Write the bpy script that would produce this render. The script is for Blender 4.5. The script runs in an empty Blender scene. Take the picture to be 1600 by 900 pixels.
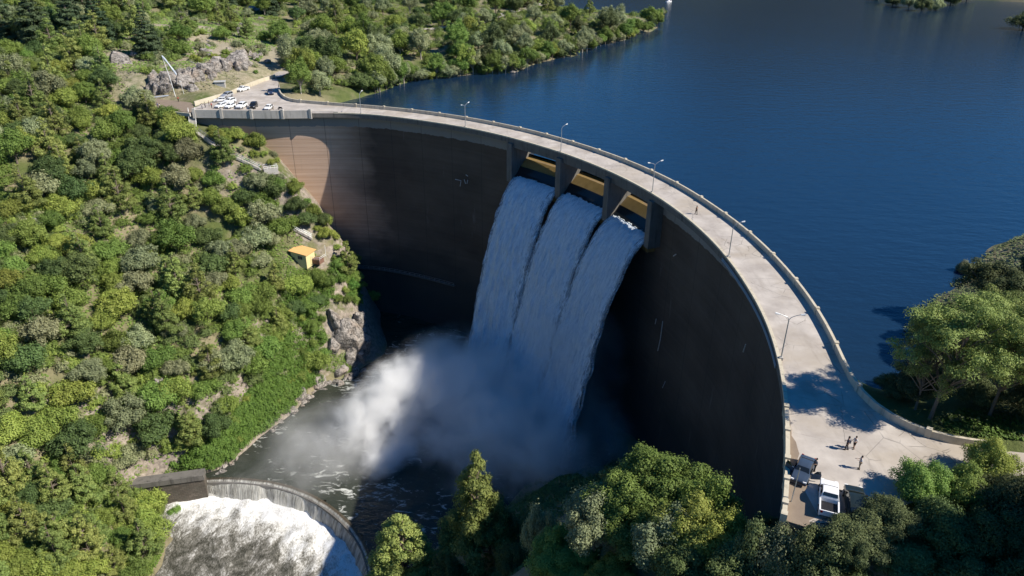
import bpy, math, random
import numpy as np
from mathutils import Vector, Matrix
sc = bpy.context.scene
col = sc.collection
R_ = math.radians
rng = np.random.default_rng(7)
random.seed(7)

# ------------------------------------------------------------------ camera, sky, sun, exposure
CAM_H, FPX, PITCH, ROLL = 52.0, 1117.0, R_(26.66), R_(.346)
cam_d = bpy.data.cameras.new('camera'); cam = bpy.data.objects.new('camera', cam_d); col.objects.link(cam)
cam_d.sensor_width = 36; cam_d.lens = 36 * FPX / 1600; cam_d.clip_end = 6000; cam_d.clip_start = .5
_c, _s = math.cos(PITCH), math.sin(PITCH)
fw = np.array([0, _c, -_s]); rt = np.array([1., 0, 0]); up = np.array([0, _s, _c])
rt, up = rt * math.cos(ROLL) + up * math.sin(ROLL), -rt * math.sin(ROLL) + up * math.cos(ROLL)
cam.matrix_world = Matrix(((rt[0], up[0], -fw[0], 0), (rt[1], up[1], -fw[1], 0), (rt[2], up[2], -fw[2], CAM_H), (0, 0, 0, 1)))
sc.camera = cam
SUN_AZ, SUN_EL = R_(105.7), R_(42)
w = bpy.data.worlds.new('World'); sc.world = w; w.use_nodes = True
nt = w.node_tree; bg = nt.nodes['Background']
sky = nt.nodes.new('ShaderNodeTexSky'); sky.sky_type = 'NISHITA'; sky.sun_disc = False
sky.sun_elevation = SUN_EL; sky.sun_rotation = SUN_AZ; sky.altitude = 2200; sky.air_density = 1.0; sky.dust_density = 0.0; sky.ozone_density = 5.0
hs_ = nt.nodes.new('ShaderNodeHueSaturation'); hs_.inputs['Saturation'].default_value = 1.28; nt.links.new(sky.outputs[0], hs_.inputs['Color']); nt.links.new(hs_.outputs[0], bg.inputs[0]); bg.inputs[1].default_value = .095
sd = bpy.data.lights.new('sun', 'SUN'); sun = bpy.data.objects.new('sun', sd); col.objects.link(sun)
sd.energy = 4.9; sd.angle = R_(.5); sd.color = (1, .93, .82)
SV = Vector((math.sin(SUN_AZ) * math.cos(SUN_EL), math.cos(SUN_AZ) * math.cos(SUN_EL), math.sin(SUN_EL)))
sun.rotation_euler = SV.to_track_quat('Z', 'Y').to_euler(); sun.location = (60, 0, 150)
sc.view_settings.view_transform = 'Standard'; sc.view_settings.look = 'None'
sc.view_settings.exposure = .55; sc.view_settings.gamma = 1
sc.cycles.max_bounces = 6; sc.cycles.diffuse_bounces = 2; sc.cycles.glossy_bounces = 3; sc.cycles.transmission_bounces = 4
sc.cycles.transparent_max_bounces = 8; sc.cycles.volume_bounces = 5; sc.cycles.volume_step_rate = 2.0; sc.cycles.volume_max_steps = 96
sc.cycles.use_denoising = True

# ------------------------------------------------------------------ survey helpers: image ray -> world point
def W(px, py, z):
    d = (px - 800) / FPX * rt - (py - 450) / FPX * up + fw
    return np.array([0, 0, CAM_H]) + d * ((z - CAM_H) / d[2])
def PR(X):
    d = np.asarray(X, float) - [0, 0, CAM_H]; zz = d @ fw
    return 800 + FPX * (d @ rt) / zz, 450 - FPX * (d @ up) / zz, FPX / zz
def inpoly(px, py, poly):
    px = np.asarray(px); py = np.asarray(py); r = np.zeros(px.shape, bool); n = len(poly)
    for i in range(n):
        x0, y0 = poly[i]; x1, y1 = poly[(i + 1) % n]
        if y0 == y1: continue
        r ^= ((y0 > py) != (y1 > py)) & (px < (x1 - x0) * (py - y0) / (y1 - y0) + x0)
    return r

# ------------------------------------------------------------------ object helpers
def tag(o, label=None, cat=None, group=None, kind=None):
    if label: o['label'] = label
    if cat: o['category'] = cat
    if group: o['group'] = group
    if kind: o['kind'] = kind
    return o
def link(name, me, mat=None, parent=None, smooth=False):
    o = bpy.data.objects.new(name, me); col.objects.link(o)
    for m in (mat if isinstance(mat, (list, tuple)) else [mat]):
        if m: me.materials.append(m)
    if parent is not None: o.parent = parent
    if smooth: me.polygons.foreach_set('use_smooth', [True] * len(me.polygons))
    return o
def empty(name, loc=(0, 0, 0), rz=0):
    o = bpy.data.objects.new(name, None); o.empty_display_size = .3; col.objects.link(o)
    o.location = loc; o.rotation_euler = (0, 0, rz); return o
def mesh_np(name, V, F):
    """V (n,3), F (m,k) arrays"""
    me = bpy.data.meshes.new(name); V = np.asarray(V, np.float32); F = np.asarray(F, np.int32); k = F.shape[1]
    me.vertices.add(len(V)); me.vertices.foreach_set('co', V.ravel())
    me.loops.add(F.size); me.loops.foreach_set('vertex_index', F.ravel())
    me.polygons.add(len(F)); me.polygons.foreach_set('loop_start', np.arange(0, F.size, k, dtype=np.int32))
    me.update(calc_edges=True); me.validate(); return me
class MB:
    def __init__(s): s.v = []; s.f = []
    def add(s, V, F):
        b = len(s.v); s.v += [tuple(map(float, p)) for p in V]; s.f += [tuple(b + i for i in q) for q in F]; return s
    def box(s, c, d, rz=0, M=None):
        x, y, z = d[0] / 2, d[1] / 2, d[2] / 2; cr, sr = math.cos(rz), math.sin(rz); V = []
        for dz in (-z, z):
            for dx, dy in ((-x, -y), (x, -y), (x, y), (-x, y)):
                p = Vector((c[0] + dx * cr - dy * sr, c[1] + dx * sr + dy * cr, c[2] + dz)); V.append(M @ p if M else p)
        return s.add(V, [(3, 2, 1, 0), (4, 5, 6, 7), (0, 1, 5, 4), (1, 2, 6, 5), (2, 3, 7, 6), (3, 0, 4, 7)])
    def tube(s, pts, rad, n=6, cap=True):
        pts = [Vector(p) for p in pts]; b = len(s.v)
        rad = rad if isinstance(rad, (list, tuple)) else [rad] * len(pts)
        a = Vector((1, 0, 0))
        for i, p in enumerate(pts):
            t = (pts[min(i + 1, len(pts) - 1)] - pts[max(i - 1, 0)]).normalized()
            if abs(t.dot(a)) > .9: a = Vector((0, 1, 0)) if abs(t.y) < .9 else Vector((0, 0, 1))
            u = (a - t * a.dot(t)).normalized(); v = t.cross(u); a = u
            for k in range(n):
                q = 2 * math.pi * k / n; s.v.append(tuple(p + (u * math.cos(q) + v * math.sin(q)) * rad[i]))
        for i in range(len(pts) - 1):
            for k in range(n):
                k2 = (k + 1) % n; s.f.append((b + i * n + k, b + i * n + k2, b + (i + 1) * n + k2, b + (i + 1) * n + k))
        if cap:
            s.f.append(tuple(b + k for k in range(n))[::-1]); s.f.append(tuple(b + (len(pts) - 1) * n + k for k in range(n)))
        return s
    def cyl(s, c, r, h, n=12, axis='z'):
        c = Vector(c); d = {'x': Vector((h / 2, 0, 0)), 'y': Vector((0, h / 2, 0)), 'z': Vector((0, 0, h / 2))}[axis]
        return s.tube([c - d, c + d], r, n)
    def sweep(s, secs, closed=True, cap=True):
        """secs: list of sections (each the same number of points, a closed loop)"""
        b = len(s.v); n = len(secs[0])
        for q in secs: s.v += [tuple(map(float, p)) for p in q]
        for i in range(len(secs) - 1):
            for k in range(n):
                k2 = (k + 1) % n; s.f.append((b + i * n + k, b + i * n + k2, b + (i + 1) * n + k2, b + (i + 1) * n + k))
        if cap: s.f.append(tuple(b + k for k in range(n))[::-1]); s.f.append(tuple(b + (len(secs) - 1) * n + k for k in range(n)))
        return s
    def mesh(s, name):
        me = bpy.data.meshes.new(name); me.from_pydata(s.v, [], s.f); me.validate()
        import bmesh
        bm = bmesh.new(); bm.from_mesh(me); bmesh.ops.recalc_face_normals(bm, faces=bm.faces); bm.to_mesh(me); bm.free(); return me
    def build(s, name, mat, parent=None, smooth=False): return link(name, s.mesh(name), mat, parent, smooth)
def copy_tree(o, parent=None):
    c = o.copy(); col.objects.link(c)
    if parent is not None: c.parent = parent
    for ch in [x for x in o.children]: copy_tree(ch, c)
    return c

# value noise in numpy for geometry
_perm = rng.random((64, 64, 64))
def vnoise(P_, s=1.0):
    P_ = np.asarray(P_, float) / s; i = np.floor(P_).astype(int); f = P_ - i; f = f * f * (3 - 2 * f); i &= 63; j = (i + 1) & 63
    g = lambda a, b, c: _perm[a, b, c]
    x0, y0, z0 = i.T; x1, y1, z1 = j.T; fx, fy, fz = f.T
    return ((g(x0, y0, z0) * (1 - fx) + g(x1, y0, z0) * fx) * (1 - fy) + (g(x0, y1, z0) * (1 - fx) + g(x1, y1, z0) * fx) * fy) * (1 - fz) + \
           ((g(x0, y0, z1) * (1 - fx) + g(x1, y0, z1) * fx) * (1 - fy) + (g(x0, y1, z1) * (1 - fx) + g(x1, y1, z1) * fx) * fy) * fz
def fnoise(P_, s, o=3):
    r = 0; a = .5
    for k in range(o): r = r + a * (vnoise(np.asarray(P_) + 17.3 * k, s) - .5) * 2; s *= .5; a *= .5
    return r

# ------------------------------------------------------------------ materials
class NT:
    def __init__(s, name):
        s.m = bpy.data.materials.new(name); s.m.use_nodes = True; s.t = s.m.node_tree; s.n = s.t.nodes
        s.b = s.n['Principled BSDF']; s.out = s.n['Material Output']; s.b.inputs['Specular IOR Level'].default_value = .3
    def new(s, typ, **kw):
        n = s.n.new(typ)
        for k, v in kw.items(): setattr(n, k, v)
        return n
    def set(s, sock, v):
        if hasattr(v, 'links') or isinstance(v, bpy.types.NodeSocket): s.t.links.new(v, sock)
        else: sock.default_value = v
    def coord(s, kind='Object'):
        return s.new('ShaderNodeTexCoord').outputs[kind]
    def pos(s): return s.new('ShaderNodeNewGeometry').outputs['Position']
    def map(s, v, scale=(1, 1, 1), rot=(0, 0, 0), loc=(0, 0, 0)):
        n = s.new('ShaderNodeMapping'); s.set(n.inputs[0], v); n.inputs[1].default_value = loc; n.inputs[2].default_value = rot; n.inputs[3].default_value = scale; return n.outputs[0]
    def noise(s, v, scale, detail=4, rough=.55, dist=0):
        n = s.new('ShaderNodeTexNoise'); s.set(n.inputs['Vector'], v); n.inputs['Scale'].default_value = scale; n.inputs['Detail'].default_value = detail
        n.inputs['Roughness'].default_value = rough; n.inputs['Distortion'].default_value = dist; return n.outputs['Fac']
    def ramp(s, f, stops):
        n = s.new('ShaderNodeValToRGB'); s.set(n.inputs[0], f); e = n.color_ramp.elements
        while len(e) < len(stops): e.new(.5)
        for i, (p, c) in enumerate(stops):
            e[i].position = p; e[i].color = (c, c, c, 1) if not isinstance(c, tuple) else tuple(c) + (1,)
        return n.outputs[0]
    def mix(s, f, a, b, mode='MIX'):
        n = s.new('ShaderNodeMix', data_type='RGBA', blend_type=mode)
        s.set(n.inputs[0], f)
        for k, v in ((6, a), (7, b)): s.set(n.inputs[k], v if not isinstance(v, tuple) else tuple(v[:3]) + (1,))
        return n.outputs[2]
    def math(s, op, a, b=0.0, c=None):
        n = s.new('ShaderNodeMath', operation=op); s.set(n.inputs[0], a); s.set(n.inputs[1], b)
        if c is not None: s.set(n.inputs[2], c)
        return n.outputs[0]
    def sep(s, v):
        n = s.new('ShaderNodeSeparateXYZ'); s.set(n.inputs[0], v); return n.outputs
    def bump(s, h, strength=.5, dist=.1):
        n = s.new('ShaderNodeBump'); n.inputs['Strength'].default_value = strength; n.inputs['Distance'].default_value = dist
        s.set(n.inputs['Height'], h); s.t.links.new(n.outputs[0], s.b.inputs['Normal'])
    def col(s, v): s.set(s.b.inputs['Base Color'], v if not isinstance(v, tuple) else tuple(v[:3]) + (1,)); return s
    def rough(s, v): s.set(s.b.inputs['Roughness'], v); return s
def simple(name, c, r=.6, metal=0, var=.25, scale=3, spec=.3):
    t = NT(name); f = t.noise(t.coord(), scale, 3)
    t.col(t.mix(f, tuple(x * (1 - var) for x in c), tuple(min(1, x * (1 + var)) for x in c))).rough(r)
    t.b.inputs['Metallic'].default_value = metal; t.b.inputs['Specular IOR Level'].default_value = spec
    return t.m
def foliage(name, a, b, c, trans=.3):
    t = NT(name); g = t.new('ShaderNodeNewGeometry'); oi = t.new('ShaderNodeObjectInfo')
    r = t.math('FRACT', t.math('ADD', g.outputs['Random Per Island'], 0))
    base = t.ramp(r, [(0, a), (.55, b), (1, c)])
    big = t.noise(g.outputs['Position'], .45, 2)
    base = t.mix(t.math('MULTIPLY', t.ramp(big, [(.35, 0.0), (.65, 1.0)]), .55), base, tuple(c))
    v = t.math('ADD', t.math('MULTIPLY', oi.outputs['Random'], .5), .75)
    hs = t.new('ShaderNodeHueSaturation'); t.set(hs.inputs['Color'], base); t.set(hs.inputs['Value'], v)
    t.set(hs.inputs['Hue'], t.math('ADD', t.math('MULTIPLY', t.math('FRACT', t.math('MULTIPLY', oi.outputs['Random'], 7.13)), .04), .48))
    t.col(hs.outputs[0]).rough(.65); t.b.inputs['Specular IOR Level'].default_value = .25
    tr = t.new('ShaderNodeBsdfTranslucent'); t.set(tr.inputs[0], hs.outputs[0])
    mx = t.new('ShaderNodeMixShader'); mx.inputs[0].default_value = trans
    t.t.links.new(t.b.outputs[0], mx.inputs[1]); t.t.links.new(tr.outputs[0], mx.inputs[2]); t.t.links.new(mx.outputs[0], t.out.inputs[0])
    return t.m
M = {}
M['leaf_dark'] = foliage('dark_green_leaves', (0.057, 0.088, 0.032), (0.096, 0.148, 0.048), (0.161, 0.225, 0.072))
M['leaf_mid'] = foliage('green_leaves', (0.084, 0.140, 0.029), (0.151, 0.230, 0.047), (0.241, 0.325, 0.078))
M['leaf_yellow'] = foliage('yellow_green_leaves', (0.146, 0.202, 0.045), (0.246, 0.308, 0.056), (0.358, 0.403, 0.095))
M['leaf_grey'] = foliage('grey_green_leaves', (0.153, 0.186, 0.096), (0.250, 0.290, 0.144), (0.386, 0.419, 0.225))
M['leaf_brown'] = foliage('dry_brown_leaves', (0.146, 0.162, 0.084), (0.213, 0.224, 0.118), (0.302, 0.308, 0.168))
M['leaf_pine'] = foliage('pine_needles', (0.096, 0.144, 0.040), (0.186, 0.250, 0.064), (0.338, 0.386, 0.113))
M['leaf_conifer'] = foliage('dark_conifer_needles', (.03, .055, .028), (.055, .088, .04), (.09, .13, .06), .12)
M['leaf_ivy'] = foliage('bright_creeper_leaves', (.045, .10, .018), (.09, .175, .03), (.16, .27, .055))
M['leaf_dull'] = foliage('dull_olive_leaves', (0.057, 0.079, 0.031), (0.101, 0.129, 0.049), (0.166, 0.194, 0.079))
M['bark'] = simple('bark', (.16, .13, .1), .9, var=.4, scale=6)
M['bark_pale'] = simple('pale_bark', (.36, .32, .27), .9, var=.3, scale=4)
M['white_paint'] = simple('white_paint', (.75, .75, .73), .35, var=.04)
M['steel'] = simple('galvanised_steel', (.42, .44, .46), .4, .6, var=.15)
M['rubber'] = simple('tyre_rubber', (.02, .02, .02), .85)
M['rim'] = simple('wheel_alloy', (.5, .5, .52), .3, .8)
M['dark_trim'] = simple('dark_trim', (.02, .02, .022), .5)
M['lens'] = simple('lamp_lens', (.8, .8, .78), .15)
M['redlens'] = simple('red_lens', (.35, .02, .015), .2)
g = NT('car_glass'); g.col((.012, .016, .02)).rough(.06); g.b.inputs['Specular IOR Level'].default_value = .6; M['glass'] = g.m
def carpaint(name, c, metal=.0):
    t = NT(name); t.col(c).rough(.3); t.b.inputs['Metallic'].default_value = metal; t.b.inputs['Coat Weight'].default_value = .2; t.b.inputs['Coat Roughness'].default_value = .095
    return t.m

# ground
t = NT('hillside_ground'); p = t.pos(); ge = t.new('ShaderNodeNewGeometry'); nz = t.sep(ge.outputs['True Normal'])[2]
n1 = t.noise(p, .045, 5); n2 = t.noise(p, .5, 5); n3 = t.noise(p, 2.5, 4)
grass = t.mix(n2, (.045, .07, .018), (.13, .15, .045)); dry = t.mix(n3, (.16, .14, .07), (.30, .26, .17))
rock = t.mix(t.ramp(t.noise(p, .9, 6, .65), [(.3, 0.), (.7, 1.)]), (.13, .11, .09), (.40, .34, .28))
c = t.mix(t.ramp(n1, [(.40, 0.), (.55, 1.)]), grass, dry); xyz = t.sep(p)
dz1 = t.math('SUBTRACT', 1., t.math('MINIMUM', 1., t.math('DIVIDE', t.math('ADD', t.math('ABSOLUTE', t.math('ADD', xyz[0], 140.)), t.math('ABSOLUTE', t.math('SUBTRACT', xyz[1], 310.))), 110.)))
c = t.mix(t.ramp(t.math('ADD', dz1, t.math('MULTIPLY', t.math('SUBTRACT', n2, .5), .9)), [(.15, 0.), (.45, .85)]), c, t.mix(n3, (.27, .225, .15), (.42, .37, .28)))
c = t.mix(t.ramp(t.math('ADD', nz, t.math('MULTIPLY', t.math('SUBTRACT', n2, .5), .5)), [(.52, 1.), (.66, 0.)]), c, rock)
yy = t.sep(p)[1]; fr = t.new('ShaderNodeMapRange'); t.set(fr.inputs[0], yy); fr.inputs[1].default_value = 640; fr.inputs[2].default_value = 760
c = t.mix(fr.outputs[0], c, t.mix(t.noise(p, .05, 6, .7), (.009, .017, .015), (.024, .035, .028)))
t.col(c).rough(.95); t.bump(t.noise(p, 1.2, 6, .7), .8, .5); M['ground'] = t.m
t = NT('rock'); p = t.pos(); st = t.noise(t.map(p, (.5, .5, 1.6), (.5, .3, .4)), 1.1, 6, .7, .6); fine = t.noise(p, 2.6, 6, .7)
c = t.mix(t.ramp(st, [(.35, 0.), (.6, 1.)]), (.13, .12, .11), (.42, .38, .345)); c = t.mix(t.ramp(t.noise(p, .25, 3), [(.52, 0.), (.68, .5)]), c, (.36, .27, .2))
ck = t.ramp(t.math('ABSOLUTE', t.math('SUBTRACT', t.noise(t.map(p, (1, 1, .5)), .55, 5, .6), .5)), [(.0, .15), (.03, 1.)])
c = t.mix(1.0, t.mix(t.ramp(fine, [(.5, 0.), (.75, .6)]), c, (.12, .12, .085)), ck, 'MULTIPLY')
t.col(c).rough(.92); t.bump(t.math('ADD', st, t.math('MULTIPLY', fine, .5)), 1., .5); M['rock'] = t.m
# dam concrete: horizontal lifts, vertical stains, rusty and dark by height; painted sun and shade along the arc
t = NT('dam_concrete'); p = t.pos(); x, y, z = t.sep(p)
ang = t.math('ARCTAN2', t.math('SUBTRACT', y, 106.1), t.math('ADD', x, 85.6)); arc = t.math('MULTIPLY', ang, 125.)
cv = t.new('ShaderNodeCombineXYZ'); t.set(cv.inputs[0], arc); t.set(cv.inputs[1], z); cv = cv.outputs[0]
lifts = t.noise(t.map(cv, (.02, 1.1, 1)), 1., 4, .7); streak = t.noise(t.map(cv, (.45, .02, 1)), 1., 4, .6); blot = t.noise(t.map(cv, (.05, .07, 1)), 1., 4)
c = t.mix(t.ramp(lifts, [(.3, 0.), (.7, 1.)]), (.17, .105, .068), (.27, .185, .13))
c = t.mix(t.ramp(streak, [(.45, 0.), (.7, .75)]), c, (.055, .05, .045))
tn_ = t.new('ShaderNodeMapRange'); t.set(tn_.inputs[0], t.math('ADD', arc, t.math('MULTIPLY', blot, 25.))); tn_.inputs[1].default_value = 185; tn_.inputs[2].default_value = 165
c = t.mix(t.math('MULTIPLY', tn_.outputs[0], .9), t.mix(t.ramp(lifts, [(.3, 0.), (.7, 1.)]), (.42, .275, .185), (.60, .44, .33)), t.mix(t.ramp(blot, [(.35, 0.), (.65, 1.)]), (.016, .016, .016), (.058, .052, .044)))  # tan painted where the sun falls, near-black where the wall lies shaded
lime = t.ramp(t.noise(t.map(cv, (.35, .05, 1), loc=(5, 9, 0)), 1., 5, .65), [(.62, 0.), (.78, .45)])
c = t.mix(lime, c, (.24, .235, .22))
up_band = t.ramp(t.math('ADD', t.math('MULTIPLY', z, .05), t.math('MULTIPLY', t.math('SUBTRACT', streak, .5), .2)), [(-.0, 0.), (1., 1.)])
zz = t.math('ADD', z, t.math('MULTIPLY', t.math('SUBTRACT', streak, .5), 1.5))
c = t.mix(t.math('GREATER_THAN', zz, -4.6), c, t.mix(blot, (.16, .16, .155), (.27, .265, .25)))
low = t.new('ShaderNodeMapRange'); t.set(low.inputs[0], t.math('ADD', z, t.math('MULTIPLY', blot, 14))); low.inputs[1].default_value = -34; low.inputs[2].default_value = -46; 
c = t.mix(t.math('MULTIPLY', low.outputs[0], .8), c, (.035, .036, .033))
jt = t.math('LESS_THAN', t.math('ABSOLUTE', t.math('SUBTRACT', t.math('FRACT', t.math('DIVIDE', arc, 11.)), .5)), .008)
c = t.mix(t.math('MULTIPLY', jt, .55), c, (.03, .03, .03))
t.col(c).rough(.85); t.bump(lifts, .35, .25); M['dam'] = t.m
def concrete(name, a, b, st=(.1, .09, .08), sc_=.5):
    t = NT(name); p = t.pos(); c = t.mix(t.noise(p, sc_, 6, .6), a, b)
    c = t.mix(t.ramp(t.noise(t.map(p, (1, 1, .12)), 1.2, 5), [(.52, 0.), (.75, .7)]), c, st)
    t.col(c).rough(.88); t.bump(t.noise(p, 6, 5), .3, .05); return t.m
M['concrete'] = concrete('weathered_concrete', (.36, .34, .31), (.52, .49, .44), (.2, .19, .17))
M['cream'] = concrete('cream_concrete', (.45, .40, .30), (.6, .54, .42), (.24, .2, .14))
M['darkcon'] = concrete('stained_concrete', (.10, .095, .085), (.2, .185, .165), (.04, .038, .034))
M['brick'] = NT('stone_masonry').m
t = NT('weir_masonry'); bt = t.new('ShaderNodeTexBrick'); t.set(bt.inputs['Vector'], t.map(t.coord(), (1, 1, 1), (math.pi / 2, 0, 0))); bt.inputs['Scale'].default_value = 1
bt.inputs['Brick Width'].default_value = 1.1; bt.inputs['Row Height'].default_value = .5; bt.inputs['Mortar Size'].default_value = .04
bt.inputs['Color1'].default_value = (.10, .075, .06, 1); bt.inputs['Color2'].default_value = (.19, .15, .125, 1); bt.inputs['Mortar'].default_value = (.05, .045, .04, 1)
t.col(t.mix(t.noise(t.coord(), .6, 4), bt.outputs[0], (.07, .07, .055))).rough(.9); t.bump(bt.outputs['Fac'], .5, -.05); M['brick'] = t.m
# road: pale worn concrete with cracks, patches, dust
t = NT('road_concrete'); p = t.pos(); b = t.noise(p, .22, 6, .6); c = t.mix(t.ramp(b, [(.3, 0.), (.7, 1.)]), (.32, .282, .248), (.54, .49, .435))
c = t.mix(t.ramp(t.noise(p, .09, 5), [(.5, 0.), (.66, .8)]), c, (.38, .325, .26))
v = t.new('ShaderNodeTexVoronoi', feature='DISTANCE_TO_EDGE'); t.set(v.inputs['Vector'], t.mix(.75, t.noise(p, 1., 3), p)); v.inputs['Scale'].default_value = .2
crk = t.math('MULTIPLY', t.math('LESS_THAN', v.outputs['Distance'], .006), t.ramp(t.noise(p, .12, 2), [(.46, 0.), (.56, .7)]))
c = t.mix(crk, c, (.2, .185, .17)); c = t.mix(t.ramp(t.noise(p, 1.6, 5, .7), [(.6, 0.), (.8, .5)]), c, (.2, .18, .15))
v2 = t.new('ShaderNodeTexVoronoi', feature='DISTANCE_TO_EDGE'); t.set(v2.inputs['Vector'], t.mix(.6, t.noise(p, .7, 4), p)); v2.inputs['Scale'].default_value = .55
c = t.mix(t.math('MULTIPLY', t.math('LESS_THAN', v2.outputs['Distance'], .012), t.ramp(t.noise(t.map(p, (1, 1, 1), loc=(9, 3, 0)), .1, 2), [(.56, 0.), (.6, .75)])), c, (.17, .15, .13))
c = t.mix(t.ramp(t.noise(t.map(p, (.9, .12, 1), (0, 0, -.35)), .8, 5, .65), [(.54, 0.), (.72, .45)]), c, (.25, .215, .18))
t.col(c).rough(.9); t.bump(t.noise(p, 9, 4), .2, .03); M['road'] = t.m
t = NT('dirt_verge'); p = t.pos(); t.col(t.mix(t.noise(p, .8, 6), (.16, .12, .09), (.30, .24, .18))).rough(.95); M['dirt'] = t.m
# water
t = NT('lake_water'); p = t.pos()
t.col(t.mix(t.noise(p, .008, 3), (.006, .020, .045), (.010, .028, .06))).rough(t.math('ADD', .06, t.math('MULTIPLY', t.noise(t.map(p, (1, .35, 1), (0, 0, .5)), .012, 4), .12))); t.b.inputs['IOR'].default_value = 1.33; t.b.inputs['Specular IOR Level'].default_value = .5
hh = t.math('ADD', t.noise(t.map(p, (1, 1.8, 1)), .55, 5, .6), t.math('MULTIPLY', t.noise(t.map(p, (1, 2.2, 1), (0, 0, .4)), .16, 4, .6), 2.6)); t.bump(hh, .13, .6); M['lake'] = t.m
def foamwater(name, base1, base2, thr, w_, scale, foam=(.78, .80, .8), stretch=(1, 1, 1), rot=0, rough=.15):
    t = NT(name); p = t.map(t.pos(), stretch, (0, 0, rot))
    n = t.noise(p, scale, 7, .68, 1.1); m = t.noise(t.map(t.pos(), (1, 1, 1), loc=(31, 7, 0)), scale * .16, 3)
    f = t.ramp(t.math('ADD', n, t.math('MULTIPLY', t.math('SUBTRACT', m, .5), .55)), [(thr, 0.), (thr + w_, 1.)])
    base = t.mix(t.noise(p, .15, 4), base1, base2)
    t.col(t.mix(f, base, foam)).rough(t.mix(f, (rough,) * 3, (.9,) * 3)); t.b.inputs['IOR'].default_value = 1.33; t.b.inputs['Specular IOR Level'].default_value = .5
    t.bump(t.noise(p, scale * 1.3, 6, .65), .8, .5); return t.m
M['pool'] = foamwater('plunge_pool_water', (.022, .028, .02), (.045, .05, .038), .585, .10, .42, (.55, .56, .52), (.6, 1.4, 1), .6)
t = NT('foaming_river_water'); p = t.pos(); at_ = t.new('ShaderNodeAttribute'); at_.attribute_name = 'churn'
n1 = t.noise(t.map(p, (1.3, .8, 1), (0, 0, .5)), .22, 6, .7, .8); n2 = t.noise(t.map(p, (1.4, .7, 1), (0, 0, .5)), 2.4, 6, .75)
f = t.math('ADD', t.math('ADD', t.math('MULTIPLY', n1, .75), t.math('MULTIPLY', n2, .62)), t.math('MULTIPLY', at_.outputs['Fac'], .33))
t.col(t.ramp(f, [(.63, (.06, .058, .045)), (.75, (.17, .16, .135)), (.86, (.50, .49, .455)), (1.0, (.85, .85, .84))])).rough(t.ramp(f, [(.6, .2), (.8, .85)])); t.bump(t.math('ADD', n1, t.math('MULTIPLY', n2, .5)), .6, .3); M['rapid'] = t.m
# falling water
def fallmat(name, a, b, sx, sz, lo, hi, dens, crest=None):
    t = NT(name); u = t.coord('UV'); ua = t.map(u, (sx, sz, 1))
    n = t.noise(ua, 1., 6, .7, .6); n2 = t.noise(t.map(u, (sx * 3, sz * 4, 1)), 1., 4, .7)
    f = t.math('ADD', t.math('MULTIPLY', n, .6), t.math('MULTIPLY', n2, .4))
    cc = t.mix(t.ramp(f, [(.36, 0.), (.62, 1.)]), a, b)
    if crest: cc = t.mix(t.ramp(t.sep(u)[1], [(.10, 1.), (.2, 0.)]), cc, crest)
    t.col(cc).rough(.55)
    t.bump(f, 1., .9)
    uu = t.sep(u); edge = t.math('MULTIPLY', t.math('SUBTRACT', 1., t.math('POWER', t.math('ABSOLUTE', t.math('SUBTRACT', t.math('MULTIPLY', uu[0], 2.), 1.)), 4.5)), 1.)
    al = t.ramp(t.math('ADD', t.math('ADD', t.math('MULTIPLY', edge, .55), t.math('MULTIPLY', t.math('SUBTRACT', f, .5), 2.2)), dens), [(lo, 0.), (hi, 1.)])
    t.set(t.b.inputs['Alpha'], al); return t.m
M['fall'] = fallmat('white_falling_water', (.46, .57, .68), (.88, .93, .97), 30, 16, .1, .5, .22)
M['weirfall'] = fallmat('thin_weir_water', (.17, .16, .125), (.66, .65, .6), 80, .7, .2, 1.0, .42, (.085, .065, .04))
t = NT('wet_sill'); p = t.pos(); t.col(t.mix(t.noise(p, .6, 4), (.20, .13, .045), (.36, .25, .10))).rough(.2); t.b.inputs['Coat Weight'].default_value = .5; M['sill'] = t.m

t = NT('shade_painted_sliding_water'); t.col((.018, .022, .024)).rough(.12); t.bump(t.noise(t.pos(), 1.2, 4), .3, .1); M['slide'] = t.m  # sliding water whose near-black tone also paints the deck's shadow
# ------------------------------------------------------------------ dam geometry in polar form about the arch centre
CX, CY = -85.56, 106.13
def pol(th, r, z=0): return np.array([CX + r * math.cos(th), CY + r * math.sin(th), z])
def polar_of(X): return math.atan2(X[1] - CY, X[0] - CX), math.hypot(X[0] - CX, X[1] - CY)
POOL, LOWER, LAKE = -70.0, -73.6, -5.5
dn_px = [(296, 176.5), (360, 177.5), (430, 178.5), (550, 177.4), (607, 182.4), (670, 191), (727, 200), (798, 216), (836, 227), (870, 237), (950, 268), (1018, 303), (1080, 348), (1134, 402), (1160, 440), (1188, 486), (1206, 528), (1217, 578), (1225, 620), (1227, 666), (1226, 720), (1223.5, 795), (1222, 812)]
up_px = [(455, 154.5), (498, 158.6), (542, 161.6), (630, 169), (724, 181.6), (796, 195), (836, 204), (912, 225.6), (956, 240), (1000, 257), (1076, 294), (1108, 315), (1145, 340), (1180, 368), (1214, 400.5), (1244, 434), (1275, 475), (1302, 521), (1327, 578)]
A1 = np.array(sorted(polar_of(W(a, b, 0)) for a, b in dn_px)); A2 = np.array(sorted(polar_of(W(a, b, 1.0)) for a, b in up_px))
def smooth_interp(A, lam):
    ts = np.linspace(A[0, 0], A[-1, 0], 240); v = np.interp(ts, A[:, 0], A[:, 1]); k = np.hanning(lam); k /= k.sum()
    vp = np.pad(v, lam // 2, mode='reflect', reflect_type='odd'); v = np.convolve(vp, k, 'valid')[:240]; return ts, v
T1, V1 = smooth_interp(A1, 31); T2, V2 = smooth_interp(A2, 31)
def r1(th): return float(np.interp(th, T1, V1))
def r2(th): return float(np.interp(th, T2, V2))
OV = 2.4
TH_L, TH_R = A1[-1, 0], A1[0, 0]            # left end, right end
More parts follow.
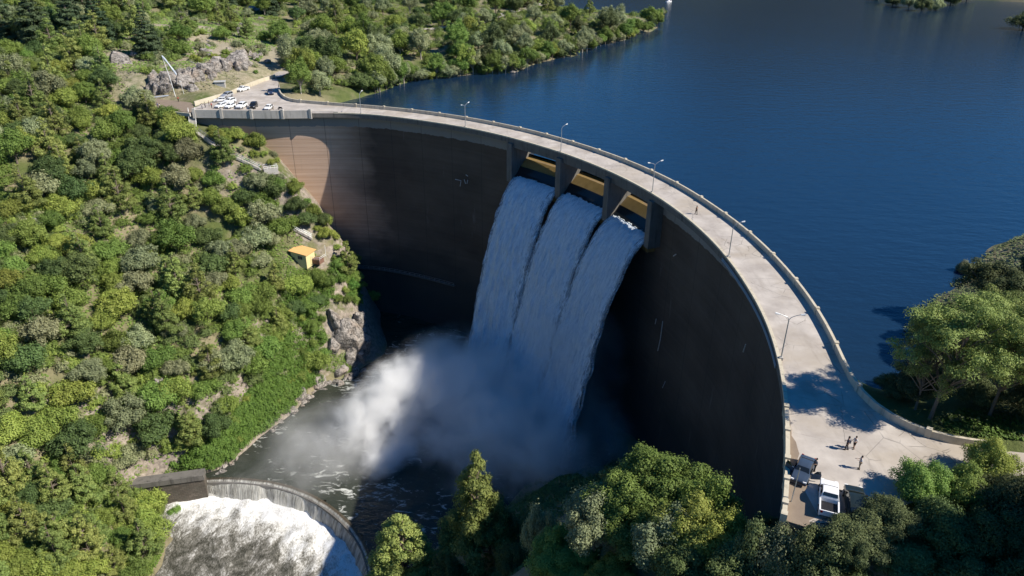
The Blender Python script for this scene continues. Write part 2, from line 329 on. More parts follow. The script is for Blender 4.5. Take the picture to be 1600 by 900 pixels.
PIER = [polar_of(W(a, b, 0))[0] for a, b in ((799, 216), (876, 239), (953, 269), (1021, 305))]

# ------------------------------------------------------------------ terrain
def wl(lst): return [tuple(W(*a)) for a in lst]
common = [(-123.6, 244, 0), (-104.7, 234.7, 0), (-91, 279, 0), (-82, 252, 0), (-95, 255, 0), (-110, 228, -3)]
common += wl([(0, 70, 8), (0, 0, 20), (100, 30, 15), (150, 60, 11), (200, 100, 7), (300, 40, 13), (400, 60, 5), (400, 0, 12), (550, 0, 9), (330, 108, 5), (265, 115, 6), (230, 130, 4), (230, 160, -1)])
common += [(-330, 300, 60), (-300, 150, 50), (-260, 60, 20), (-420, 500, 80), (-250, 560, 30)]
common += [(53, 65, 0), (42, 58, 0), (60, 66, 1.5), (48, 72, 0), (75, 85, 1), (100, 90, 7), (66, 58, 2.5), (90, 50, 9), (72, 30, 5), (60, 5, -2), (130, 60, 22), (110, 120, 2), (150, 110, 12), (58, 78, -1),
           (40, 44, -5), (50, 46, -3.5), (40, 30, -14), (20, 30, -24), (30, 48, -6), (27, 44, -9), (0, 0, -40), (80, -20, 0), (130, -60, 30)]
down = wl([(567, 572, POOL), (535, 592, POOL), (500, 607, POOL), (462, 636, POOL), (430, 662, POOL), (400, 686, POOL), (365, 716, POOL), (335, 741, POOL), (332, 778, -76.5),
           (545, 480, -54.0), (470, 405, -38.7), (495, 400, -39.6), (430, 330, -27.0), (440, 265, -15.3), (362, 212, -5.4), (548, 395, -43.2), (480, 520, -55.8), (400, 560, -52.2), (350, 640, -58.5), (300, 700, -63.0),
           (0, 300, -10.8), (0, 500, -29.7), (0, 700, -48.6), (0, 890, -61.2), (150, 450, -31.5), (250, 300, -18.0), (300, 450, -37.8), (150, 620, -47.7), (215, 748, -67.5), (230, 792, -73.2), (280, 792, -75.5), (305, 772, -75.5), (205, 725, -62), (120, 800, -63.0), (290, 800, -73.8), (285, 890, -74.7), (120, 200, -2.7), (570, 440, -54.0)])
CONTACT = []
for px, py in ((362, 205), (400, 222), (432, 240), (445, 262), (470, 292), (500, 318), (528, 368), (543, 400), (558, 432)):
    for z in np.linspace(0, -70, 700):
        X = W(px, py, z)
        if math.hypot(X[0] - CX, X[1] - CY) > r1(math.atan2(X[1] - CY, X[0] - CX)) + OV: CONTACT.append((X[0], X[1], z)); break
for a, b_, c in CONTACT:
    k = math.hypot(a - CX, b_ - CY); down += [(a, b_, c), (CX + (a - CX) * (k + 6) / k, CY + (b_ - CY) * (k + 6) / k, c)]
down += [(-20, 175, -75.6), (0, 160, -75.6), (-40, 155, -75.6), (-55, 160, -73.8), (-55, 125, -79.2), (-55, 90, -79.2), (-50, 40, -81.0), (-25, 135, -75.6), (15, 190, -75.6), (-20, 215, -75.6), (-45, 215, -73.8), (10, 150, -72.0), (25, 160, -71.1), (-6, 121, -70.5), (-30, 115, -75), (-37, 106, -78),
         (28, 52, -9), (33, 75, -30), (34, 90, -43), (34, 105, -52), (30, 125, -63), (28, 145, -69.5), (25, 58, -12), (10, 56, -18.0), (-10, 58, -36.0), (-30, 64, -55.8), (-42, 75, -70.2), (-10, 88, -52.2), (10, 88, -34.2), (22, 88, -22), (20, 78, -15), (12, 75, -22), (16, 66, -12), (-23, 98, -67), (-10, 105, -57), (10, 115, -50), (-4, 104, -52), (-20, 92, -54), (-100, 60, -64), (-80, 80, -72.0), (-120, 20, -54.0), (-150, 100, -40.5), (35, 160, -63.0), (40, 130, -60), (45, 100, -40)]
sh = [(590, 146), (640, 130), (700, 120), (760, 117), (800, 113), (870, 92), (910, 86), (960, 68), (1000, 53), (1030, 40), (1030, 20), (1010, 0)]
upst0 = [(35, 76, 0), (30, 56, 0), (38, 60, 0)]
upst = upst0 + wl([(a, b, LAKE) for a, b in sh]) + wl([(440, 150, 0), (470, 148, -1), (530, 146, -3), (560, 100, 1), (520, 70, 2), (650, 75, 1.5), (730, 37, 2), (800, 28, 2), (850, 50, 0), (950, 25, 0), (700, 0, 5), (850, 0, 4), (1000, 20, -3), (620, 30, 4), (480, 3, 8)])
upst += [(0, 300, -30), (40, 250, -30), (-20, 265, -26), (-45, 258, -20), (60, 400, -30), (110, 350, -30), (150, 250, -30), (200, 500, -30), (30, 215, -24), (60, 150, -18), (50, 110, -12), (80, 190, -25), (120, 180, -20), (250, 330, -25), (60, 600, -25), (120, 520, -25), (300, 600, -25), (180, 700, -25)]
upst += wl([(1385, 605, LAKE), (1420, 545, LAKE), (1470, 470, LAKE), (1500, 430, LAKE), (1530, 412, LAKE), (1590, 375, LAKE)]) + [(180, 200, 0), (250, 260, 4), (480, 400, 5), (640, 560, 30), (360, 560, -16), (430, 620, -14), (330, 480, -18), (50, 88, -9)]
upst += wl([(1380, 3, LAKE + .6), (1450, 17, LAKE + 1.2), (1490, 4, LAKE + 1.2), (1598, 44, LAKE + 1)])
class RBF:
    def __init__(s, pts, c=7.0):
        P = np.array(pts, float); s.P = P[:, :2]; s.c = c; n = len(P)
        A = s.k(s.P); Q = np.c_[np.ones(n), s.P / 100]
        K = np.block([[A - np.eye(n) * .6, Q], [Q.T, np.zeros((3, 3))]])
        sol = np.linalg.solve(K, np.r_[P[:, 2], 0, 0, 0]); s.w = sol[:n]; s.b = sol[n:]
    def k(s, X): return np.sqrt(((X[:, None, :] - s.P[None]) ** 2).sum(-1) + s.c ** 2)
    def __call__(s, X):
        out = np.empty(len(X))
        for i in range(0, len(X), 8000):
            x = X[i:i + 8000]; out[i:i + 8000] = s.k(x) @ s.w + s.b[0] + (x / 100) @ s.b[1:]
        return out
RD, RU = RBF(common + down), RBF(common + upst)
PLAT_R = [tuple(W(a, b, 0)[:2]) for a, b in ((1224, 600), (1217, 560), (1300, 560), (1325, 590), (1365, 632), (1420, 664), (1480, 682), (1560, 694), (1640, 705), (1640, 740), (1500, 760), (1400, 800), (1320, 850), (1222, 850))]
PLAT_L = [tuple(W(a, b, 0)[:2]) for a, b in ((222, 163), (298, 178), (440, 179), (560, 178), (560, 168), (455, 158), (437, 148), (437, 138), (428, 120), (404, 128), (360, 146), (302, 163), (232, 153))]
def seg_dist(X, poly):
    d = np.full(len(X), 1e9)
    for i in range(len(poly)):
        a = np.array(poly[i]); b = np.array(poly[(i + 1) % len(poly)]); ab = b - a
        t_ = np.clip(((X - a) @ ab) / (ab @ ab), 0, 1); d = np.minimum(d, np.hypot(*(X - a - t_[:, None] * ab).T))
    return d
def terrain(X, detail=True):
    X = np.atleast_2d(np.asarray(X, float)); rr = np.hypot(X[:, 0] - CX, X[:, 1] - CY)
    s = np.clip((rr - np.interp(np.arctan2(X[:, 1] - CY, X[:, 0] - CX), T1, V1) - 4.2) / 2.5, 0, 1); zd = RD(X); zu = RU(X); z = zd * (1 - s) + zu * s
    d = np.hypot(X[:, 0], X[:, 1] - 100); far = np.clip((d - 560) / 350, 0, 1); far = far * far * (3 - 2 * far)
    hills = -30 + 205 * np.clip((d - 650) / 600, 0, 1) + 110 * fnoise(np.c_[X, X[:, 0] * 0], 420, 3)
    z = z * (1 - far) + hills * far
    if detail:
        P3 = np.c_[X, X[:, 0] * 0]; amp = np.clip(seg_dist(X, PLAT_R) / 6, 0, 1) * np.clip(seg_dist(X, PLAT_L) / 6, 0, 1)
        z = z + amp * (2.2 * fnoise(P3, 15, 3) + .9 * fnoise(P3 + 50, 3.5, 2)) * np.where(z < POOL + 2, .3, 1)
    for poly in (PLAT_R, PLAT_L):
        ins = inpoly(X[:, 0], X[:, 1], poly); dd = np.where(ins, 0, seg_dist(X, poly)); k = np.clip(1 - (dd - .6) / 4, 0, 1) * s; z = z * (1 - k) + (-.25) * k
    # keep the ground out of the arch wall's way just downstream of the left parapet and under the deck
    return z
def zt(x, y): return float(terrain([(x, y)])[0])
def on_ground(px, py, z0=40, z1=-92):
    """first hit of the image ray with the terrain"""
    d = Vector(W(px, py, CAM_H - 10)) - Vector((0, 0, CAM_H)); h = BVH.ray_cast(Vector((0, 0, CAM_H)), d.normalized())
    if h[0] is not None: return np.array(h[0])
    zs = np.linspace(z0, z1, 500); P_ = np.array([W(px, py, q) for q in zs]); g_ = terrain(P_[:, :2]); i = np.argmax(P_[:, 2] < g_); return np.array([P_[i][0], P_[i][1], g_[i]])
def axis(a, b, fine, lo, hi):
    c = list(np.arange(a, b, fine)); st = fine; x = c[0]
    L = []
    while x > lo: st = min(st * 1.12, 60); x -= st; L.append(x)
    st = fine; x = c[-1]; H = []
    while x < hi: st = min(st * 1.12, 60); x += st; H.append(x)
    return np.array(L[::-1] + c + H)
gx = axis(-215, 100, 1.7, -1500, 1700); gy = axis(20, 300, 1.7, -500, 2600)
XX, YY = np.meshgrid(gx, gy); XY = np.c_[XX.ravel(), YY.ravel()]; ZZ = terrain(XY)
nx, ny = len(gx), len(gy); idx = np.arange(nx * ny).reshape(ny, nx)
F = np.c_[idx[:-1, :-1].ravel(), idx[:-1, 1:].ravel(), idx[1:, 1:].ravel(), idx[1:, :-1].ravel()]
from mathutils.bvhtree import BVHTree
BVH = BVHTree.FromPolygons([tuple(q) for q in np.c_[XY, ZZ].tolist()], F.tolist())
tag(link('terrain', mesh_np('terrain', np.c_[XY, ZZ], F), M['ground'], smooth=True), 'steep wooded valley sides and lake shore ground', 'terrain', kind='structure')

# ------------------------------------------------------------------ water sheets
def sheet(name, poly, z, mat, res=None):
    mb = MB(); mb.add([(x, y, z) for x, y in poly], [tuple(range(len(poly)))]); return mb.build(name, mat)
ths = np.linspace(TH_L + .02, TH_R - .05, 90)
lake_poly = [tuple(pol(t_, min(r2(t_), 138) - 1.5)[:2]) for t_ in ths] + [(60, 40), (600, 40), (1500, 500), (1500, 2200), (-1200, 2200), (-700, 600), (-140, 330)]
tag(sheet('lake', lake_poly, LAKE, M['lake']), 'deep blue reservoir lake behind the dam', 'lake', kind='structure')
def water_grid(name, x0, x1, y0, y1, st, z, amp, mask, mat, ns=3.0, churn=None):
    xs = np.arange(x0, x1, st); ys = np.arange(y0, y1, st); X, Y = np.meshgrid(xs, ys); P_ = np.c_[X.ravel(), Y.ravel()]
    zz = z + amp(P_) * (fnoise(np.c_[P_, P_[:, 0] * 0], ns, 4)); ok = mask(P_); n = len(xs); id_ = np.arange(X.size).reshape(X.shape)
    F_ = np.c_[id_[:-1, :-1].ravel(), id_[:-1, 1:].ravel(), id_[1:, 1:].ravel(), id_[1:, :-1].ravel()]; F_ = F_[ok[F_].all(1)]
    use = np.unique(F_); mp = np.full(len(P_), -1); mp[use] = np.arange(len(use))
    me = mesh_np(name, np.c_[P_, zz][use], mp[F_])
    if churn: a_ = me.attributes.new('churn', 'FLOAT', 'POINT'); a_.data.foreach_set('value', churn(P_[use]).astype(np.float32))
    return link(name, me, mat, smooth=True)
# weir crest curve (arched upstream), from its left abutment to the right bank
weir_px = [(316, 752), (355, 750), (400, 753), (440, 760), (480, 774), (515, 795), (545, 822), (565, 850), (576, 880), (580, 915), (578, 950)]
WP = np.array([W(a, b, POOL + .1)[:2] for a, b in weir_px]); tt = np.linspace(0, 1, len(WP)); td = np.linspace(0, 1, 90)
WC = np.c_[np.interp(td, tt, WP[:, 0]), np.interp(td, tt, WP[:, 1])]
for _ in range(30): WC[1:-1] = (WC[:-2] + WC[2:] + 2 * WC[1:-1]) / 4
wn = np.gradient(WC, axis=0); wn = np.c_[wn[:, 1], -wn[:, 0]]; wn /= np.linalg.norm(wn, axis=1)[:, None]     # points downstream
if (WC[45] + wn[45])[1] > WC[45][1]: wn = -wn
chain_ = [tuple(p_) for p_ in WC] + [(-20, 60), (-20, 20), (-140, 20), (-140, WC[0][1] - 1)]
def below_weir(P_): return inpoly(P_[:, 0], P_[:, 1], chain_)
imp = np.array([-12., 195.])
def wdist(P_): return np.min(np.hypot(P_[:, None, 0] - WC[None, ::6, 0], P_[:, None, 1] - WC[None, ::6, 1]), axis=1)
tag(water_grid('plunge_pool', -110, 45, 90, 250, 1.2, POOL, lambda P_: .25 + 1.0 * np.exp(-((P_ - imp) ** 2).sum(1) / 35 ** 2), lambda P_: ~below_weir(P_) & (np.hypot(P_[:, 0] - CX, P_[:, 1] - CY) < 127) & (P_[:, 1] > 98), M['pool']), 'dark churning plunge pool at the foot of the dam', 'pool', kind='structure')
tag(water_grid('river', -100, -15, 20, 165, .8, LOWER, lambda P_: .35 + .5 * np.exp(-(np.min(np.hypot(P_[:, None, 0] - WC[None, ::6, 0], P_[:, None, 1] - WC[None, ::6, 1]), axis=1) / 20) ** 2), below_weir, M['rapid'], 2.4, lambda P_: np.exp(-(wdist(P_) / 11) ** 2)), 'white foaming river below the curved weir', 'river', kind='structure')

# ------------------------------------------------------------------ the dam
dam = empty('arch_dam', tuple(pol(R_(45), 124, -78)))
tag(dam, 'tall curved concrete arch dam with a road along its crest and three open spillway bays', 'dam')
def dpart(name, mb, mat, parent=None, smooth=False):
    o = mb.build(name, mat); o.parent = parent or dam; o.matrix_parent_inverse = dam.matrix_world.inverted() if not parent else parent.matrix_world.inverted(); return o
bpy.context.view_layer.update()
def ring(th, prof): return [pol(th, r, z) for r, z in prof]
def face_r(th, z):     # downstream face radius: overhung crest, slight batter toward the foot
    b = max(0, (-z - 42) / 46); return r1(th) + OV - 6.0 * b * b
zs_ = [-1.3, -4.6, -12, -25, -40, -52, -64, -76, -92]
def wall_prof(th, top=-1.3):
    zz_ = [z for z in zs_ if z < top - .1]; pr = [(face_r(th, top), top)] + [(face_r(th, z), z) for z in zz_]
    R2_ = min(r2(th), r1(th) + 9) - .6
    return pr + [(R2_ + 6, -92), (R2_, -60), (R2_, top)]
def wall_mb(ta, tb, top, n):
    mb = MB(); secs = []
    for t_ in np.linspace(ta, tb, n): secs.append(ring(t_, wall_prof(t_, top)))
    L_ = min(len(s) for s in secs); return mb.sweep(secs)
SILL = -10.2
pw = [.0085, .0085, .0085, .0085]
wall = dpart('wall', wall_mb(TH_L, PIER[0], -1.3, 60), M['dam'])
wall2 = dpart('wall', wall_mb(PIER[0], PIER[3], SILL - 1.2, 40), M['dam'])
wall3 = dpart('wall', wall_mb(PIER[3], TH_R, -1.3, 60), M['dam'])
# crest slab (deck) carrying the road
mb = MB(); secs = []
for t_ in np.linspace(TH_L, TH_R, 160):
    a, b = r1(t_), min(r2(t_), r1(t_) + 14); secs.append(ring(t_, [(a, -.05), (b, -.05), (b, -1.28), (a, -1.28)]))
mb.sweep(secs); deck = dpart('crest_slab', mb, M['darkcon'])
# low kerb along the downstream edge
mb = MB(); mb.sweep([ring(t_, [(r1(t_) - .05, -.06), (r1(t_) - .05, .28), (r1(t_) + .4, .28), (r1(t_) + .4, -.06)]) for t_ in np.linspace(polar_of(W(524, 176, 0))[0], polar_of(W(1226, 640, 0))[0], 140)])
dpart('kerb', mb, M['cream'])
# downstream parapet, left end: panels between posts, fading out
tl = [polar_of(W(a, b, 0))[0] for a, b in ((303, 176.5), (345, 177.5), (392, 178), (440, 178.5), (483, 178.3), (528, 177.5))]
mb = MB(); mb.sweep([ring(t_, [(r1(t_) - .1, -1.5), (r1(t_) - .1, 1.0), (r1(t_) + .25, 1.0), (r1(t_) + .25, -1.5)]) for t_ in np.linspace(tl[0], tl[4], 50)])
dp = dpart('downstream_parapet', mb, M['concrete'])
for t_ in tl[:5]:
    mb = MB(); mb.box(pol(t_, r1(t_) + .05, -.1), (.9, .8, 3.0), t_); dpart('parapet_post', mb, M['concrete'])
mb = MB(); mb.sweep([ring(t_, [(r1(t_), .35), (r1(t_), .55), (r1(t_) + .14, .55), (r1(t_) + .14, .35)]) for t_ in np.linspace(tl[4], tl[5], 12)]); dpart('rail', mb, M['concrete'])
# right end: low wall with small posts
tr_ = [polar_of(W(a, b, 0))[0] for a, b in ((1226, 640), (1227, 676), (1226, 720), (1225, 752), (1223, 790), (1222.5, 809))]
mb = MB(); mb.sweep([ring(t_, [(r1(t_) - .12, -.9), (r1(t_) - .12, .5), (r1(t_) + .35, .5), (r1(t_) + .35, -.9)]) for t_ in np.linspace(tr_[0], tr_[-1], 30)]); dpart('downstream_parapet', mb, M['cream'])
for t_ in tr_: mb = MB(); mb.box(pol(t_, r1(t_) + .1, .0), (.62, .62, 1.5), t_); dpart('parapet_post', mb, M['cream'])
# upstream parapet, flared at both ends
xy_up = [W(a, b, 1.0)[:2] for a, b in ((436, 137), (437, 146), (443, 150.5), (455, 154.5))]
main = [pol(t_, r2(t_))[:2] for t_ in np.linspace(T2[-1] - .01, T2[0] + .03, 110)]
flr = [W(a, b, 1.0)[:2] for a, b in ((1335, 594), (1350, 612), (1368, 629), (1395, 647), (1425, 662), (1455, 673), (1490, 681.5), (1530, 687), (1556, 689))]
up_line = np.array(xy_up + main + flr)
for _ in range(2): up_line[1:-1] = (up_line[:-2] + up_line[2:] + 2 * up_line[1:-1]) / 4
tn = np.gradient(up_line, axis=0); tn /= np.linalg.norm(tn, axis=1)[:, None]; nn = np.c_[tn[:, 1], -tn[:, 0]]   # which side is the road?
if (up_line[60] + nn[60] - [CX, CY]) @ (up_line[60] - [CX, CY]) > (up_line[60] - [CX, CY]) @ (up_line[60] - [CX, CY]): nn = -nn
mb = MB(); mb.sweep([[(p_[0], p_[1], -1.3), (p_[0], p_[1], 1.0), (p_[0] + n_[0] * .38, p_[1] + n_[1] * .38, 1.0), (p_[0] + n_[0] * .38, p_[1] + n_[1] * .38, -1.3)] for p_, n_ in zip(up_line, nn)])
upp = dpart('upstream_parapet', mb, M['cream'])
ln = np.r_[0, np.cumsum(np.linalg.norm(np.diff(up_line, axis=0), axis=1))]; UL = ln[-1]
def up_at(s_): return np.array([np.interp(s_, ln, up_line[:, 0]), np.interp(s_, ln, up_line[:, 1])]), np.array([np.interp(s_, ln, nn[:, 0]), np.interp(s_, ln, nn[:, 1])])
k = 4.0
while k < UL - 1:
    p_, n_ = up_at(k); mb = MB(); c_ = p_ + n_ * .19; mb.box((c_[0], c_[1], .0), (.6, .62, 2.42), math.atan2(n_[1], n_[0])); dpart('parapet_post', mb, M['cream']); k += 10.2
# spillway: piers with downstream noses, sloping wet sills, beams under the deck
for i, t_ in enumerate(PIER):
    wd = .95
    mb = MB(); e = pol(t_, 1) - pol(t_, 0); tn_ = np.array([-math.sin(t_), math.cos(t_)])
    def pt(r, sx, z): q = pol(t_, r, z); return (q[0] + tn_[0] * sx, q[1] + tn_[1] * sx, z)
    ra, rb = r1(t_) - .7, min(r2(t_), r1(t_) + 9) + .6
    prof = [(ra, -1.3), (ra, SILL - 2.2), (rb, SILL - 2.2), (rb, -1.3)]
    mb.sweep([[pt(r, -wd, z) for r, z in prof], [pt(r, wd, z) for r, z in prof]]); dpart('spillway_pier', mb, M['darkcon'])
for i in range(3):
    ta, tb = PIER[i] - .95 / 125, PIER[i + 1] + .95 / 125
    mb = MB(); secs = []
    for t_ in np.linspace(ta, tb, 14):
        a = r1(t_); b = min(r2(t_), a + 9); secs.append(ring(t_, [(a + .4, SILL - .9), (a + 1.6, SILL - .2), (a + 3.2, SILL + 1.7), (a + 5.2, -6.6), (b - 1.0, -6.15), (b + 1.2, -6.6), (b + 1.2, SILL - 4), (a + .4, SILL - 4)]))
    mb.sweep(secs); dpart('sill', mb, M['sill'])
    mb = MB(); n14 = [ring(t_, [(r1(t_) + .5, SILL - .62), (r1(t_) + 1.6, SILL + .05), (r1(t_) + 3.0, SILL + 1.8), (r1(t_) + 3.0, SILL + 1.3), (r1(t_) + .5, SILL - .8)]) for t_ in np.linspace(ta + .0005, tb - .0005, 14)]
    mb.sweep(n14); dpart('shade_painted_water', mb, M['slide'])  # water over the lower sill, coloured dark for the shade under the deck
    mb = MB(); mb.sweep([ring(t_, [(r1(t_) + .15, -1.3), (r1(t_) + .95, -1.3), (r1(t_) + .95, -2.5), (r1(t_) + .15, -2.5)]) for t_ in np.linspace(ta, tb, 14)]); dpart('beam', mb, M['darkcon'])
# service pipes under the kerb on the right part, inspection walkway low on the left face, graffiti-like pale leak marks
for dz in (-.7, -1.05):
    mb = MB(); mb.tube([pol(t_, r1(t_) - .14, dz) for t_ in np.linspace(polar_of(W(1130, 398, 0))[0], polar_of(W(1215, 565, 0))[0], 40)], .1, 6); dpart('pipe', mb, M['steel'])
tw0, tw1 = R_(77), R_(58)
mb = MB(); mb.sweep([ring(t_, [(face_r(t_, -54) - .9, -54), (face_r(t_, -54) + .3, -54), (face_r(t_, -54) + .3, -54.25), (face_r(t_, -54) - .9, -54.25)]) for t_ in np.linspace(tw0, tw1, 40)]); cw = dpart('catwalk', mb, M['darkcon'])
mb = MB()
for dz in (.55, 1.05): mb.tube([pol(t_, face_r(t_, -54) - .85, -54 + dz) for t_ in np.linspace(tw0, tw1, 40)], .04, 5)
for t_ in np.linspace(tw0, tw1, 22): mb.tube([pol(t_, face_r(t_, -54) - .85, -54), pol(t_, face_r(t_, -54) - .85, -52.95)], .035, 5)
dpart('railing', mb, M['steel'])
def hit_face(px, py):
    lo = None
    for z in np.linspace(0, -90, 900):
        X = W(px, py, z); th_, r_ = polar_of(X)
        if r_ > face_r(th_, z) and X[1] > 60: return th_, z
    return None
leak = simple('lime_leak', (.42, .42, .40), .9, var=.3)
for pts in (((712, 280), (721, 282), (719, 291)), ((726, 280), (728, 287)), ((731, 281), (730, 287)), ((728, 273), (732, 275)), ((1036, 502), (1032, 530), (1028, 548)), ((1026, 498), (1024, 506)), ((1040, 596), (1036, 606)), ((1166, 538), (1162, 550)), ((1057, 397), (1053, 400))):
    h_ = [hit_face(*q) for q in pts]
    if all(h_): mb = MB(); mb.tube([pol(a, face_r(a, z) - .02, z) for a, z in h_], .13, 5); dpart('lime_stain', mb, leak)

# ------------------------------------------------------------------ roads
mb = MB(); secs = []
ss = np.linspace(R_(96), polar_of(W(1217, 585, 0))[0], 150)
for t_ in ss: secs.append([pol(t_, r1(t_) + .35, .006), pol(t_, min(r2(t_), r1(t_) + 11) - .35, .006)])
b = 0
for i, q in enumerate(secs): mb.v += [tuple(p) for p in q]
mb.f = [(2 * i, 2 * i + 1, 2 * i + 3, 2 * i + 2) for i in range(len(secs) - 1)]
tag(mb.build('crest_road', M['road']), 'pale concrete road along the dam crest', 'road', kind='structure')
def plat(name, poly, mat, z, lab):
    tag(sheet(name, poly, z, mat), lab, 'road', kind='structure')
edge_r = [tuple(pol(t_, r1(t_) + .35)[:2]) for t_ in np.linspace(polar_of(W(1217, 578, 0))[0], TH_R, 24)]
i0 = int(np.argmin(np.hypot(*(up_line - W(1320, 560, 1.0)[:2]).T)))
edge_u = [tuple(p_ + n_ * .3) for p_, n_ in zip(up_line[i0:], nn[i0:])]
plat('forecourt', edge_r + [tuple(W(a, b, 0)[:2]) for a, b in ((1300, 818), (1400, 795), (1490, 760), (1640, 735), (1640, 712))] + edge_u[::-1], M['road'], .012, 'pale dusty concrete forecourt at the near end of the dam')
strip_in = [tuple(np.array(pol(t_, r1(t_) + .38)[:2])) for t_ in np.linspace(polar_of(W(1226, 640, 0))[0], TH_R, 20)]
_ts = np.linspace(polar_of(W(1226, 640, 0))[0], TH_R, 20); _k = np.clip((_ts[0] - _ts) / .16, 0, 1); _wd = 2.5 * _k * _k * (3 - 2 * _k) + .5 * np.sin(_ts * 160) * _k + .35 * np.sin(_ts * 370 + 1) * _k
strip_out = [tuple(pol(t_, r1(t_) + .38 + max(.02, w_))[:2]) for t_, w_ in zip(_ts, _wd)]
plat('dirt_strip', strip_in + strip_out[::-1], M['dirt'], .018, 'brown dirt strip along the parapet')
plat('parking_area', [tuple(W(a, b, 0)[:2]) for a, b in ((302, 175), (440, 176), (560, 177), (560, 168), (500, 162), (455, 157), (438, 149), (438, 138), (433, 122), (426, 120), (404, 131), (360, 149), (318, 163), (303, 168))], M['road'], .012, 'pale parking area at the far end of the dam')
plat('side_path', [tuple(W(a, b, 0)[:2]) for a, b in ((222, 166), (298, 176), (303, 168), (300, 160), (240, 154))], M['dirt'], -.02, 'sandy path west of the parking area')
# road on the peninsula
def ribbon(name, pts, wd, mat, lift, lab):
    P_ = np.array(pts); P_ = np.c_[np.interp(np.linspace(0, 1, 50), np.linspace(0, 1, len(P_)), P_[:, 0]), np.interp(np.linspace(0, 1, 50), np.linspace(0, 1, len(P_)), P_[:, 1])]
    d = np.gradient(P_, axis=0); d /= np.linalg.norm(d, axis=1)[:, None]; n_ = np.c_[-d[:, 1], d[:, 0]]; zc = terrain(P_) + lift; mb = MB()
    for a in range(50):
        for s_ in (-1, 1): q = P_[a] + n_[a] * wd / 2 * s_; mb.v.append((q[0], q[1], zc[a]))
    mb.f = [(2 * i, 2 * i + 1, 2 * i + 3, 2 * i + 2) for i in range(49)]
    tag(mb.build(name, mat), lab, 'road', kind='structure')
ribbon('shore_road', [on_ground(a, b)[:2] for a, b in ((610, 58), (660, 48), (720, 42), (760, 34), (800, 20), (850, 10))], 7, M['road'], .9, 'pale road winding along the wooded peninsula')
ribbon('access_road', [on_ground(a, b)[:2] for a, b in ((420, 122), (455, 112), (490, 95), (520, 82))], 7, M['road'], .6, 'access road behind the trees')

# ------------------------------------------------------------------ waterfalls
vs = [(6.3, 6.3), (6.3, 6.3), (6.3, 6.3)]
falls_lab = ['left white curtain of falling water, ragged and pale, nearest the shaded dark wall', 'middle white curtain of water falling between the two central piers', 'right white curtain of water leaning toward the dark right part of the dam']
for i in range(3):
    ta, tb = PIER[i] - 1.1 / 125, PIER[i + 1] + 1.1 / 125
    if i: ta -= .1 / 125
    nu, nv = 90, 180; U_, V_ = np.meshgrid(np.linspace(0, 1, nu), np.linspace(0, 1, nv)); u_, v_ = U_.ravel(), V_.ravel()
    tm = v_ ** .8 * 3.45
    spread = (u_ - .5) * (.016 + (.02, .03, .05)[i] * v_ ** .5) * v_
    th_ = ta + (tb - ta) * u_ + spread * -1
    hv = vs[i][0] * (1 - u_) + vs[i][1] * u_
    rr = np.array([r1(a) for a in th_]) + .9 - hv * tm; zz_ = SILL - .25 - 1.0 * tm - 4.9 * tm ** 2
    P3 = np.c_[u_ * 17, v_ * 22, u_ * 0 + i * 9]
    nz_ = 1.3 * fnoise(P3, 1.3, 4) * (.15 + v_) + .9 * fnoise(np.c_[u_ * 40, v_ * 5, u_ * 0 + i], 2.2, 3) * np.minimum(1, v_ * 4 + .15)
    edge = np.abs(2 * u_ - 1) ** 4; rr = rr - nz_ + edge * .7
    zz_ = zz_ + .4 * fnoise(P3 + 30, .9, 2)
    Vt = np.c_[CX + rr * np.cos(th_), CY + rr * np.sin(th_), zz_]
    id_ = np.arange(nu * nv).reshape(nv, nu); F_ = np.c_[id_[:-1, :-1].ravel(), id_[:-1, 1:].ravel(), id_[1:, 1:].ravel(), id_[1:, :-1].ravel()]
    back = Vt.copy(); dr = .5 + .5 * v_ ; back[:, 0] += np.cos(th_) * dr; back[:, 1] += np.sin(th_) * dr
    n0 = len(Vt); per = np.r_[id_[0], id_[1:, -1], id_[-1, -2::-1], id_[-2:0:-1, 0]]
    rim = np.c_[per, np.roll(per, -1), np.roll(per, -1) + n0, per + n0]
    me = mesh_np('waterfall', np.r_[Vt, back], np.r_[F_, F_[:, ::-1] + n0, rim])
    o = link('waterfall', me, M['fall'], smooth=True); uvl = me.uv_layers.new(name='UV'); li = np.empty(len(me.loops), np.int32); me.loops.foreach_get('vertex_index', li)
    uv = np.c_[u_, v_]; uv = np.r_[uv, uv]; uvl.data.foreach_set('uv', uv[li].astype(np.float32).ravel())
    tag(o, falls_lab[i], 'waterfall', 'curtains of water falling from the spillway')
# thin sheet of water sliding over each wet sill, toned dark for deck shade
# ------------------------------------------------------------------ curved weir
weir = empty('weir', (float(WC[0, 0]), float(WC[0, 1]), LOWER)); tag(weir, 'low curved masonry weir across the river with water sheeting over it', 'weir'); bpy.context.view_layer.update()
def wpart(name, mb, mat):
    o = mb.build(name, mat, smooth=False); o.parent = weir; o.matrix_parent_inverse = weir.matrix_world.inverted(); return o
mb = MB(); mb.sweep([[(q[0] - n_[0] * .7, q[1] - n_[1] * .7, -90), (q[0] - n_[0] * .7, q[1] - n_[1] * .7, POOL - .12), (q[0] + n_[0] * .5, q[1] + n_[1] * .5, POOL - .12), (q[0] + n_[0] * 1.2, q[1] + n_[1] * 1.2, -90)] for q, n_ in zip(WC, wn)]); wpart('crest_wall', mb, M['darkcon'])
nu, nv = 180, 14; Vt = []; uvs = []; _wn = fnoise(np.c_[np.arange(180) * 1., np.zeros(180), np.zeros(180)], 7.3, 4) * 3
